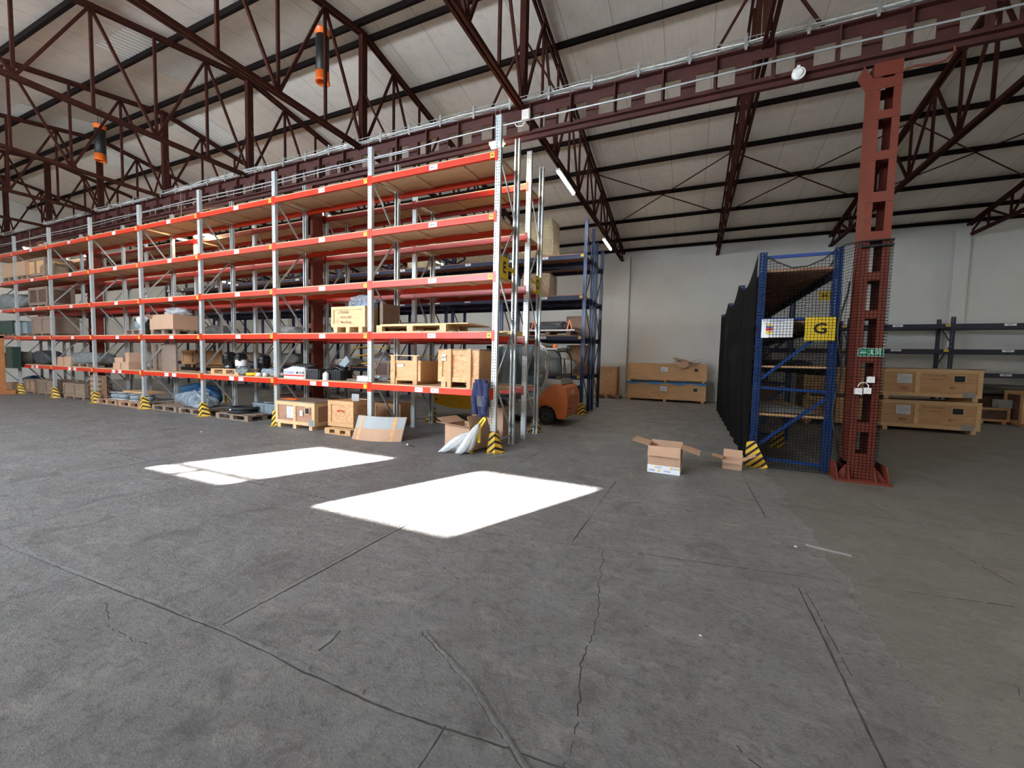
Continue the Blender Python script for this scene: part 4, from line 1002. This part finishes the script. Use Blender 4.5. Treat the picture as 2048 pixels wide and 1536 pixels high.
def sheetsack(label, loc, pts, mat='sack_white', rotz=0):
    # folded sack: tapering wedge through given ring points (x, y, z, width, height)
    mb = MB(); n = 26; vs = []; rnd = random.Random(len(label)); fine = []
    for a, b in zip(pts, pts[1:]):
        for q in range(5): fine.append(tuple(a[c]+(b[c]-a[c])*q/5 for c in range(5)))
    fine.append(pts[-1]); pts = fine
    for j, (x, y, z, w_, h_) in enumerate(pts):
        for i in range(n):
            a = 2*PI*i/n; wob = 1+.10*math.sin(3*a+j*.4)+.10*math.sin(7*a+j*.55)+rnd.uniform(-.05,.05)
            vs.append((x+w_*math.cos(a)*.25*wob, y+w_*math.cos(a)*wob*.97, max(.004, z+h_*math.sin(a)*wob)))
    k = len(pts); fs = [(j*n+i, j*n+(i+1)%n, (j+1)*n+(i+1)%n, (j+1)*n+i) for j in range(k-1) for i in range(n)]
    fs += [tuple(range(n))[::-1], tuple(range((k-1)*n, k*n))]
    mb.add(vs, fs, 0, True); return tag(mb.build('folded_sack', mat, None, loc, rotz), label, 'sack', 'white sacks at the rack end')
sheetsack('white plastic sack slumped on the floor, left of the pair at the rack end', (-3.95, 5.86, 0), [(0,0,.01,.02,.008),(.10,.02,.06,.05,.05),(.24,.05,.14,.09,.11),(.40,.10,.22,.11,.13),(.52,.16,.31,.08,.07),(.58,.18,.36,.03,.03)])
sheetsack('white plastic sack propped upright, right of the pair beside the striped guard', (-3.62, 5.90, 0), [(0,0,.02,.03,.015),(.10,.02,.09,.07,.08),(.20,.05,.19,.08,.15),(.28,.08,.30,.08,.17),(.34,.10,.42,.05,.10),(.37,.12,.50,.02,.04)])
t = thing('yellow_tube_frame', 'bright yellow bent tube leaning on the end post among the sacks', 'tube', (-3.30, 6.08, 0))
MB().tube([(-.12,-.02,.30),(-.02,.04,.50),(.06,.08,.62),(.10,.08,.60),(.02,.02,.44),(-.08,-.04,.28)], .018, 10).build('tube', 'yellow_tube', t)
MB().box(-.13,-.09,-.06,-.02,0,.22).box(.0,.04,-.02,.02,.2,.5).build('support', 'yellow_tube', t)
# small litter
o = MB().cyl((0,0,.01),(.22,-.05,.01),.008,6).cyl((-.06,.015,.012),(0,0,.012),.014,6,1).build('pen_tool', ['black','white_paint'], None, (-4.75, 6.05, 0), -.2); tag(o, 'small black rod with white end lying on the floor before the end bay', 'rod')
rnd = random.Random(11)
for i, (x, y, s_, wd) in enumerate(((1.08, 2.15, .022, 'at the lower right edge of the picture'), (.93, 4.3, .016, 'right of the middle of the floor'), (.12, 2.6, .010, 'near the bottom middle'), (-1.9, 4.2, .012, 'inside the nearer sunlit patch, left'), (-1.7, 4.45, .012, 'inside the nearer sunlit patch, right'), (-9.2, 5.0, .03, 'in front of the racks at the left'))):
    tag(MB().blob(s_*2, s_*1.4, s_*.5, 100+i, .4, 10, 6).build('litter_scrap', 'paper', None, (x, y, 0), rnd.uniform(0, 3)), 'small white scrap of litter on the floor ' + wd, 'litter')
o = MB().box(-.16,.16,-.02,.02,0,.003).build('tape_strip', 'grey_board', None, (1.18, 4.35, 0), -.25); tag(o, 'pale strip of tape stuck on the floor right of the sun patches', 'tape')

# open cardboard box on the floor
t = carton('open brown cardboard box with a white printed band, alone on the floor', (-.30, 6.50, 0), .45, .38, .40, math.radians(-3), flaps=(('L',78,.24),('R',105,.26),('F',160,.15),('B',8,.03)))
b = MB(); b.box(-.227,.227,-.192,-.19,.0,.115); rr = random.Random(5)
for k in range(4):
    put_text(b, ('DHL','eco','box','24h')[k] if 0 else ('OPTIMA','PACK','OPTIMA','PACK')[k], .026, (-.165+.108*k, -.192, .085 if k % 2 else .035), m=1)
for k, (x, z) in enumerate(((-.11,.085),(-.06,.035),(.105,.085),(.205,.09))):
    n_ = 12; b.add([(x+.016*math.cos(2*PI*i/n_), -.1935, z+.016*math.sin(2*PI*i/n_)) for i in range(n_)], [tuple(range(n_))], 2)
b.box(.225,.227,-.19,.19,0,.115)
b.build('printed_band', ['white_label','blue_print','yellow_sign'], t)
carton('small open brown cardboard box beside the netted rack', (.66, 7.20, 0), .27, .24, .15, math.radians(-6), flaps=(('L',80,.16),('R',60,.2),('B',35,.13),('F',155,.06)))

# ---------------------------------------------------------------- netted rack G
GX0_, GX1_, GY = .98, 1.95, 7.57
t = thing('netted_rack', 'blue shelving rack with brown decks wrapped in black netting, beside the red column', 'rack', (0, GY, 0))
um = upright_mesh(3.42, 'perforated_blue'); gp = 2.9
for k in range(4):
    for x in (GX0_, GX1_):
        o = link('upright', um, t, (x, gp*k, 0))
# end-frame bracing front and others
for k in range(4):
    y = gp*k+.035
    for (a, b_) in (((GX0_,y,.13),(GX1_,y,.10)), ((GX0_,y,3.34),(GX1_,y,3.34)), ((GX0_,y,1.28),(GX1_,y,1.24)), ((GX0_,y,.28),(GX1_,y,1.18)), ((GX0_,y,1.36),(GX1_,y,2.28)), ((GX0_,y,2.36),(GX1_,y,2.36))):
        MB().bar(a, b_, .035, .045).build('frame_brace', 'blue_bright', t)
for z, dk in ((.84, 1), (1.62, 1), (2.33, 1), (3.13, 1)):
    for k in range(3):
        for x in (GX0_, GX1_):
            MB().box(x-.025, x+.025, gp*k+.07, gp*(k+1), z-.13, z-.02).build('beam', 'navy_dark', t)
        MB().box(GX0_+.0, GX1_-.0, gp*k+.05, gp*(k+1)+.02, z-.02, z+.015).build('deck', 'pine' if z < 2 and k == 0 else 'brown_deck', t)
# netting
nt = thing('safety_netting', 'black safety netting hung around the blue rack and the column foot', 'net', (0, GY, 0))
xs_ = [(GX0_-.05, -.06, 3.40), (1.15, -.07, 3.24), (1.35, -.07, 3.14), (1.55, -.07, 3.15), (1.75, -.07, 3.24), (1.90, -.07, 3.38), (2.0, -.08, 3.42), (2.12, -.30, 3.40), (2.30, -.31, 3.40), (2.47, -.30, 3.40), (2.50, -.0, 3.38)]
L_ = [0]
for i in range(1, len(xs_)): L_.append(L_[-1]+math.hypot(xs_[i][0]-xs_[i-1][0], xs_[i][1]-xs_[i-1][1]))
def nf(u, v):
    s_ = u*(len(xs_)-1); i = min(int(s_), len(xs_)-2); f = s_-i; a, b_ = xs_[i], xs_[i+1]
    zt_ = a[2]+(b_[2]-a[2])*f
    bul = .05*math.sin(v*7+u*9)*math.sin(v*PI) if a[0] < 1.9 else 0
    pin = .10*math.sin(v*PI)*(1 if 1.98 <= a[0] < 2.1 else 0)*math.sin(f*PI)
    return (a[0]+(b_[0]-a[0])*f-pin, a[1]+(b_[1]-a[1])*f-bul*.4, .02+(zt_-.02)*v)
def nuv(u, v):
    s_ = u*(len(xs_)-1); i = min(int(s_), len(xs_)-2); f = s_-i; p = nf(u, v); return (L_[i]+(L_[i+1]-L_[i])*f, p[2])
MB().grid(nf, 60, 40, uvf=nuv).build('front_net', 'net_front', nt)
def rope(fn, n, r, name='edge_rope'):
    MB().tube([fn(i/n) for i in range(n+1)], r, 6).build(name, 'black', nt)
rope(lambda u: nf(u, 1), 60, .010); rope(lambda u: (nf(u, 0)[0], nf(u, 0)[1]-.01, .015), 40, .012)
def wob(z): return .035*math.sin(z*4.0)
MB().tube([(2.03-.05*math.sin(z/3.3*PI)+.04*math.sin(z*5), -.16, z) for z in [.02+.15*k for k in range(20)]], .013, 6).build('hanging_cord', 'black', nt)
def sf(u, v):
    y = u*gp*3+.02; k = y/gp; sag = .30*math.sin((k % 1)*PI) if y < gp*3 else 0
    zt_ = 3.42-sag*(1.1-.1*k)
    return (GX0_-.075-.05*math.sin(v*PI)*math.sin((k % 1)*PI)-.02*math.sin(u*60)*(1-v), y, zt_*v+.004)
MB().grid(sf, 120, 16, uvf=lambda u, v: (u*gp*3, v*3.3)).build('side_net', 'net_side', nt)
def rf(u, v):
    y = .02+u*gp*3; k = y/gp; return (GX1_+.06+.03*math.sin(u*20+v*4), y, .02+(3.38-.25*math.sin((k % 1)*PI))*v)
MB().grid(rf, 60, 12, uvf=lambda u, v: (u*gp*3, v*3.3)).build('back_net', 'net_front', nt)
rope(lambda u: rf(u, 1), 60, .012)
MB().tube([(2.08,-.28,3.33),(2.12,-.31,3.32),(2.46,-.31,3.33),(2.48,-.0,3.33)], .016, 8).build('tie_rope', 'black', nt)
# signs on the netted rack
s = rack_sign('G', 1.57, GY-.075+.03, 2.20, 'large yellow sign with black letter G on the netted blue rack', 'y', .385, .355)
t = thing('notice_board', 'white notice with a coloured chart on the netted blue rack', 'notice', (.995, GY-.05, 2.21))
b = MB().box(0,.42,0,.004,-.14,.15)
for i, (m, h) in enumerate((('yellow',.025),('navy',.03),('red',.045),('yellow',.04))):
    z = .055-(0,.03,.065,.115)[i]; b.box(.06,.15,-.002,0,z-h/2,z+h/2,{'yellow':1,'navy':2,'red':3}[m])
put_text(b, 'TABLICA REGALU', .028, (.2,0,.115), m=2)
for k in range(6): b.box(.18,.18+.1+.02*(k % 3),-.001,0,.05-.03*k,.053-.03*k,4)
b.build('notice_sheet', ['white_label','yellow_sign','blue_print','red_print','grey_board'], t)
# contents of the netted rack
tag(MB().grid(lambda u,v:(-.42+.84*u,-.02+1.5*v,.02+.10*math.sin(v*2.2)*(1-u)),8,10).build('curved_sheet','grey_board',None,(1.46,GY+.15,.86)), 'thin curved grey sheet lying on the lowest deck of the netted rack', 'sheet')
tag(MB().blob(.85,1.2,.10,111,.2,24,10,boxy=.6).build('black_mat','black',None,(1.46,GY+1.2,1.64)), 'black folded mat on the second deck of the netted rack', 'mat')
for i, (y, z, s_, m) in enumerate(((3.4,.86,.42,'old_wood'),(5.2,.86,.5,'brown_board'),(4.6,1.64,.4,'brown_board'),(6.6,2.35,.45,'grey_board'))):
    carton(('brown box on the lowest deck, nearer one inside the netted rack','brown box on the lowest deck, deeper inside the netted rack','brown box on the second deck inside the netted rack','grey box on the third deck inside the netted rack')[i], (1.48, GY+y, z), .7, .6, s_, mat=m)
# protector of the netted rack
t = thing('post_protector', 'yellow and black striped triangular guard at the foot of the netted rack', 'post guard', (GX0_-.01, GY-.12, 0), 0, 'striped post guards')
MB().add([(-.12,-.0,0.02),(.22,-.02,0),(.02,-.0,.42),(-.10,.0,.40),(-.12,.006,0.02),(.22,-.014,0),(.02,.006,.42),(-.10,.006,.40)], [(0,1,2,3),(7,6,5,4),(0,4,5,1),(1,5,6,2),(2,6,7,3),(3,7,4,0)]).build('front_plate', 'hazard_paint', t)
MB().box(-.10,.2,-.05,.0,0,.008).build('foot', 'hazard_paint', t)
for i, (x, y) in enumerate(((GX0_+.05, GY+2.75), (GX1_-.35, GY+2.8-.9))):
    t = thing('post_protector', 'yellow and black striped guard inside the netted rack, %s' % ('further back on the left' if i == 0 else 'in the middle'), 'post guard', (x, y, 0), 0, 'striped post guards')
    MB().add([(-.12,0,0),(.16,0,0),(.14,0,.40),(.06,0,.40),(-.12,.006,0),(.16,.006,0),(.14,.006,.40),(.06,.006,.40)], [(0,1,2,3),(7,6,5,4),(0,4,5,1),(1,5,6,2),(2,6,7,3),(3,7,4,0)]).build('front_plate', 'hazard_paint', t)
# on the column: exit sign and small boxes
def exit_sign(x, y, z, label, w_=.29, h_=.115, flip=False):
    t = thing('exit_sign', label, 'sign', (x, y, z)); b = MB().box(0,w_,0,.004,0,h_); b.box(.005,w_-.005,-.001,0,.005,h_-.005,1)
    def q(pts): b.add([(x_*w_, -.002, z_*h_) for x_, z_ in pts], [tuple(range(len(pts)))], 0)
    q([(.08,.5),(.2,.75),(.2,.58),(.36,.58),(.36,.42),(.2,.42),(.2,.25)][::-1]) if not flip else q([(.62,.45),(.78,.9),(.94,.45),(.83,.45),(.83,.1),(.73,.1),(.73,.45)][::-1])
    q([(.5,.72),(.55,.72),(.55,.86),(.5,.86)]); q([(.44,.66),(.58,.68),(.56,.42),(.50,.42)]); q([(.42,.18),(.46,.15),(.55,.42),(.50,.45)]); q([(.52,.45),(.57,.42),(.62,.22),(.58,.2)])
    q([(.68,.15),(.70,.15),(.70,.88),(.68,.88)]); q([(.70,.82),(.88,.82),(.88,.88),(.70,.88)]); q([(.86,.15),(.88,.15),(.88,.82),(.86,.82)]); q([(.74,.3),(.82,.3),(.82,.7),(.74,.7)])
    b.build('sign_plate', ['white_label','green_sign'], t)
exit_sign(2.16, YR-.125, 1.79, 'green and white emergency exit sign on the red column')
exit_sign(-8.96, YR-.125, 1.80, 'small green exit sign with an upward arrow on the column behind the front rack', .26, .13, True)
for i, (x, z, lb) in enumerate(((2.32,1.42,'upper right'),(2.19,1.25,'lower left'),(2.29,1.26,'lower right'))):
    t = thing('switch_box', 'small white switch box on the red column, %s of three' % lb, 'switch box', (x, YR-.125, z), 0, 'switch boxes on the red column')
    MB().box(-.04,.04,-.04,.01,0,.085).build('housing','white_paint',t); MB().box(-.025,.025,-.045,-.04,.015,.06).build('cover','foam_white',t)
tag(MB().tube([(0,0,0),(.02,-.01,.05),(.08,-.01,.06),(.12,0,.02),(.11,0,-.05)],.006,6).build('looped_cable','white_paint',None,(2.18,YR-.15,1.36)), 'looped white cable between the switch boxes on the red column', 'cable')

# ---------------------------------------------------------------- crates by the walls
for i, z in enumerate((0, .83)):
    crate('long pale shipping crate right of the red column, %s of the two' % ('bottom' if i == 0 else 'top'), (4.85-.02*i, 14.5, z), 3.72, 1.0, .72, 0, 'pine', 'pine_light', mid=2, skid=.09, lid='old_wood' if i else None,
          paper=((.35,.46,.30,.24),), window=(1.42,.48,.20,.15), bottomplate=(1.62,.24,.14), group='long crates right of the column',
          marks=(('<!>', .35, .20, .12), ('TR. 202 OSTROZNIE', .95, .55, .05), ('GORA 2,5 t', 1.0, .45, .05), ('^', 1.28, .22, .16)))
for i, z in enumerate((0, .835)):
    crate('long wooden crate against the far wall in the middle, %s of the stack' % ('bottom' if i == 0 else 'top'), (-1.0, 19.0, z), 3.2, .9, .72, 0, 'pine', 'pine', mid=2, skid=.09, lid=None,
          paper=((-.05,.46,.28,.20),), window=(1.2,.46,.14,.12), group='long crates by the far wall')
bl = MB().box(-1.62,1.62,-.47,.47,.0,.02).grid(lambda u,v:(-1.6+3.2*u,-.47-.012,-.07*v*(1+.4*math.sin(u*21))+.02),40,2)
tag(bl.build('blue_cover', 'blue_plastic', None, (-1.0, 19.0, .812)), 'bright blue sheet between the two long crates at the far wall', 'cover')
t = thing('folded_cardboard', 'crumpled flattened brown cardboard on the top long crate at the far wall', 'cardboard', (-.25, 18.75, 1.65))
for a, (x, z, w_) in enumerate(((-.1,0,.5),(.1,.06,.45),(.0,.12,.5))):
    MB().grid(lambda u,v:(x-w_+2*w_*u+.1*v, -.3+.6*v, z+.09*math.sin(u*5+a)+.06*v),8,4).build('sheet','cardboard',t)
MB().grid(lambda u,v:(-.35+.5*u, -.32-.03*v, .08-.30*v*(1-abs(u-.6))),6,4).build('flap','cardboard',t)
pallet('pallet under the tan crate against the far wall beside the blue rack', (-3.45, 18.8, 0), 0, 1.1, .8, mat='pallet_wood')
crate('tan chipboard crate on a pallet against the far wall beside the blue rack', (-3.5, 18.85, .144), .95, .7, 1.25, 0, 'osb', 'osb', mid=0, skid=.04)
# dark boxes far right
crate('dark brown crate at the right edge under the black wall rack', (9.6, 17.3, 0), 1.3, .8, .95, 0, 'dark_wood', 'pine', mid=0, skid=.08)
crate('small dark crate left of the big one at the right edge', (8.55, 17.6, 0), .75, .6, .42, 0, 'dark_wood', 'pine', mid=0, skid=.08)
tag(MB().blob(2.0,.8,.35,121,.2,26,12,boxy=.5).build('dark_cover','black',None,(9.0,18.1,.85)), 'black cover lying over boxes at the right edge', 'cover')
carton('small white labelled box between the dark crates at the right edge', (8.85, 17.5, .50), .35, .3, .25, mat='grey_board')
crate('dark brown crate behind the small one under the black wall rack', (8.9, 18.2, 0), 1.6, .7, .75, 0, 'dark_wood', 'dark_wood', mid=0, skid=.08)

# ---------------------------------------------------------------- goods on the blue rack
C1, C2, C3, C4 = [z+.024 for z in (1.2, 2.42, 3.67, 4.92)]
bundle('tall gold-lit plastic-wrapped pallet load on the top shelf of the blue rack, right one', (-4.9, 12.85, C4), 1.4, .85, 1.25, 'wrapped_gold', 131, 1.2, .05, 'wrapped_load', 'wrapped load')  # gold is the base colour of the wrap
bundle('plastic-wrapped brown load on the top shelf of the blue rack, middle one', (-6.75, 12.85, C4), 1.3, .85, .80, 'wrapped_brown', 132, 1.2, .05, 'wrapped_load', 'wrapped load')
bundle('plastic-wrapped pale load on the top shelf of the blue rack, left one', (-9.4, 12.85, C4), 1.0, .85, .7, 'wrapped_gold', 133, 1.2, .05, 'wrapped_load', 'wrapped load')
bundle('brown plastic-wrapped box on the third shelf of the blue rack beside the end post', (-4.75, 12.85, C3), 1.0, .8, .78, 'wrapped_brown', 134, 1.2, .04, 'wrapped_load', 'wrapped load')
carton('tall brown carton on the second shelf of the blue rack behind the panels', (-3.6, 14.1, C2), .9, .7, .75)
pallet('pallet with flat goods on the second shelf of the blue rack', (-4.25, 12.75, C2), 0, 1.5, .8, mat='old_wood')
tag(MB().box(-.85,.85,-.42,.42,0,.04).build('flat_board','white_paint',None,(-4.2,12.72,C2+.144)), 'white flat panel on the pallet on the second shelf of the blue rack', 'panel')
bundle('black seats stacked on the white panel on the blue rack', (-4.35,12.8,C2+.184), 1.3, .7, .28, 'dark_grey', 136, .7, .2, 'seat_stack', 'seats')
for i, x in enumerate((-4.75, -3.55)):
    t = thing('warning_cone', 'orange folding marker standing on the white panel, %s one' % ('left' if i == 0 else 'right'), 'marker', (x, 12.42, C2+.184), 0, 'orange markers on the blue rack')
    MB().bar((-.08,0,0),(0,0,.32),.03).bar((.08,0,0),(0,0,.32),.03).build('frame','orange_plastic',t)
bundle('white and pink plastic bags on the first shelf of the blue rack beside the forklift', (-3.95, 12.8, C1), 1.2, .7, .5, 'sack_white', 137, .3, .3, 'plastic_bags', 'bags')
crate('tall tan crate on the first shelf of the rear blue rack', (-3.65, 14.1, C1), .7, .6, .95, 0, 'osb', 'osb', mid=0, skid=.03)
crate('brown crate with paper on the floor under the blue rack beside the forklift', (-3.85, 12.85, 0), 1.2, .8, .75, 0, 'plywood_red', 'dark_wood', paper=((-.25,.5,.3,.22),))
for i, (x, z, sx, sz, m) in enumerate(((-16.6,C1,1.2,.5,'grey_wrap'),(-19.5,C1,1.4,.5,'wrapped_brown'),(-13.2,C1,1.0,.35,'mortar_sack'),(-11.2,C1+.0,1.2,.3,'mortar_sack'),(-22,C2,1.4,.6,'grey_wrap'),(-16.8,C2,1.2,.5,'cloudy_plastic'))):
    bundle('grey-brown covered load on the blue rack seen through the racks, %s from the right' % ('third','fourth','second','first','sixth','fifth')[i], (x, 12.85, z), sx, .8, sz, m, 140+i, .6, .15, 'covered_load', 'load', group='covered loads on the blue rack')
for i in range(3):
    t = thing('yellow_fork_frame', 'yellow and black curved machine guard on the blue rack, %s of three' % ('top', 'middle', 'bottom')[i], 'machine part', (-12.6+.25*i, 12.4, C1+.05+.30*(2-i)), 0, 'yellow machine guards')
    MB().grid(lambda u,v:(1.9*u, .7*v, .16*math.sin(u*PI*.6+.6)), 16, 4).build('guard_sheet','black_gloss',t); MB().tube([(1.9*u/12, -.01, .16*math.sin(u/12*PI*.6+.6)) for u in range(13)], .025, 6).build('yellow_edge','yellow_machine',t)
# white building sheets on wall behind

# ---------------------------------------------------------------- forklift in the aisle
fk = thing('forklift', 'orange and grey forklift with a closed cab parked in the aisle behind the racks', 'forklift', (-2.82, 9.75, 0))
def prism(prof, y0, y1, mats, name, parent, bevel=0):
    n = len(prof); mb = MB(); mb.add([(x,y0,z) for x,z in prof]+[(x,y1,z) for x,z in prof], [tuple(range(n))[::-1], tuple(range(n,2*n))]+[((i+1)%n,i,n+i,n+(i+1)%n) for i in range(n)])
    o = mb.build(name, mats, parent); md = o.modifiers.new('round', 'BEVEL'); md.width = bevel; md.segments = 3
    if not bevel: o.modifiers.remove(md)
    return o
prism([(-.02,.20),(.02,.55),(.01,.75),(-.05,.96),(-.14,1.03),(-.32,1.02),(-.52,.90),(-.70,.68),(-.80,.42),(-.72,.44),(-.66,.50),(-.55,.53),(-.44,.52),(-.34,.47),(-.27,.38),(-.22,.24),(-.20,.20)], 0, 1.12, 'fork_orange', 'counterweight', fk, .025)
prism([(-.14,1.04),(-.17,1.16),(-.50,1.16),(-.62,.92),(-.80,.66),(-1.1,.56),(-1.1,.48),(-.84,.44),(-.70,.70),(-.52,.92),(-.32,1.04)], .02, 1.10, 'fork_grey', 'hood', fk, .012)
prism([(-.86,.22),(-.84,.43),(-1.1,.56),(-1.3,.50),(-2.1,.55),(-2.3,.50),(-2.3,.22)], .03, 1.09, 'fork_grey', 'chassis', fk, .02)
for y, nm in ((.10, 'wheel'), (1.02, 'wheel')):
    for x, r in ((-.52,.215), (-1.85,.29)):
        w_ = MB(); w_.cyl((0,-.08,0),(0,.08,0),r,28); w_.cyl((0,-.085,0),(0,.085,0),r*.5,20,1); w_.cyl((0,-.09,0),(0,.09,0),r*.25,14,0)
        w_.build('wheel', ['rubber','dark_grey'], fk, (x, y, r))
# cab: frame tubes, roof, glass
for y in (.08, 1.04):
    fr = MB(); fr.tube([(-1.3,y,.55),(-.86,y,.66),(-.66,y,.88),(-.56,y,1.15),(-.52,y,1.5),(-.54,y,1.78),(-.62,y,1.95),(-.76,y,2.03),(-1.0,y,2.06),(-1.75,y,2.06),(-1.95,y,1.98),(-2.1,y,1.4),(-2.2,y,.55)], .042, 10)
    fr.build('cab_frame', 'fork_cream', fk)
    rc = MB(); rc.tube([(-.54,y,1.9),(-.34,y,1.90),(-.24,y,1.84),(-.19,y,1.70),(-.17,y,1.4),(-.18,y,1.14)], .02, 8); rc.tube([(-.17,y,1.28),(-.55,y,1.26)], .02, 8); rc.build('rear_guard_bar', 'black', fk)
MB().box(-1.8,-.72,.06,1.06,2.04,2.10).box(-.72,-.3,.1,1.0,1.90,1.96).build('cab_roof', 'fork_cream', fk)
MB().add([(-.58,.075,1.05),(-1.25,.075,.62),(-1.95,.075,.62),(-1.0,.075,.95),(-.60,.075,1.30)], [(0,1,2,3,4)]).build('door_panel', 'black', fk)
g2 = MB()
g2.add([(-.21,.09,1.30),(-.50,.09,1.30),(-.52,.09,1.86),(-.34,.09,1.87),(-.23,.09,1.68)], [(0,1,2,3,4)]); g2.add([(-.58,.085,1.0),(-.9,.085,.72),(-1.3,.085,.62),(-2.12,.085,.62),(-1.93,.085,1.95),(-1.0,.085,2.02),(-.6,.085,1.85)], [(0,1,2,3,4,5,6)])
g2.build('side_glass', 'dark_glass', fk)
MB().add([(-.19,.1,1.2),(-.19,1.02,1.2),(-.24,1.02,1.82),(-.24,.1,1.82)], [(0,1,2,3)]).build('rear_glass', 'window_glass', fk)
MB().tube([(-.17,.3,1.3),(-.22,.5,1.7),(-.17,.5,1.3)], .012, 6).build('wiper', 'black', fk)
MB().lathe([(0,0),(.06,0),(.06,.07),(.04,.10),(0,.11)],16,c=(-.42,.3,1.96)).build('beacon','orange_plastic',fk)
MB().cyl((-.24,.75,1.98),(-.14,.75,1.95),.06,12).bar((-.4,.75,1.97),(-.22,.75,1.98),.03).build('work_lamp','black',fk)
MB().blob(.45,.5,.55,150,.1,18,12,boxy=.5,c=(-1.35,.56,.9)).build('seat','black',fk)
MB().blob(.16,.5,.6,151,.1,18,12,boxy=.5,c=(-1.12,.56,1.15)).build('backrest','black',fk)
MB().torus((0,0,0),.17,.015,20,8).build('steering_wheel','black',fk,(-1.8,.56,1.25))
ms = MB()
for y in (.34,.72): ms.box(-2.43,-2.33,y,y+.1,.06,2.02)
ms.box(-2.43,-2.33,.34,.82,1.95,2.02); ms.box(-2.43,-2.33,.34,.82,1.0,1.06); ms.build('mast','black',fk)
MB().box(-2.48,-2.43,.2,.96,.22,.6).build('fork_carriage','black',fk)
for y in (.3,.76): MB().box(-3.6,-2.48,y,y+.1,.26,.30).build('fork','black',fk)
b = MB(); put_text(b, 'STILL', .11, (.005,.56,.84), m=0, axis='x', off=.012, sx=1.2); b.build('lettering','white_label',fk)
b = MB(); 
for k in range(2): b.box(-.02,.006,.25,.55,.40+.12*k,.45+.12*k)
b.build('rear_slots','black',fk)
# yellow machine in the aisle
t = thing('yellow_machine_body', 'bright yellow flat steel machine body in the aisle behind the end bay', 'machine', (-6.62, 9.5, 0))
prism([(0,.62),(.1,.38),(.6,.305),(1.27,.305),(1.27,.66),(1.2,.70),(.05,.70)], 0, .8, 'yellow_machine', 'body_shell', t, .02)
MB().cyl((.12,-.005,.50),(.12,.02,.50),.03,12).build('bolt','black',t)
t = thing('yellow_beam', 'yellow box beam lying on the second rack behind the pale plywood sheet', 'beam', (-4.3, 8.05, D2))
MB().box(-.9,.9,-.18,.18,0,.13).build('beam','yellow_machine',t); MB().add([(.35,-.185,.02),(.55,-.185,.02),(.75,-.185,.11),(.6,-.185,.11)],[(0,1,2,3)]).build('black_stripe','black',t)
crate('brown crate on the second rack end, seen between the end posts', (-3.72, 8.02, D1), .9, .6, .62, 0, 'dark_wood', 'old_wood', skid=.05) if 0 else None
# orange mast at far left
t = thing('orange_stacker', 'orange steel stacker frame with a dark green box standing before the rack at far left', 'stacker', (-23.6, 5.82, 0))
for x in (.0, .75):
    MB().box(x, x+.16, 0, .16, .1, 2.1).build('mast_post', 'orange_steel', t)
MB().box(0,.91,0,.16,2.02,2.14).build('top_bar','orange_steel',t); MB().box(-.1,1.0,-.1,.35,.0,.14).build('base','orange_steel',t)
MB().box(.5,1.5,.17,.38,.95,1.5).box(.95,1.5,.17,.38,1.5,1.72).build('battery_box','dark_green',t); MB().bar((.1,.08,.14),(.8,.08,.9),.05).build('diagonal','black',t)
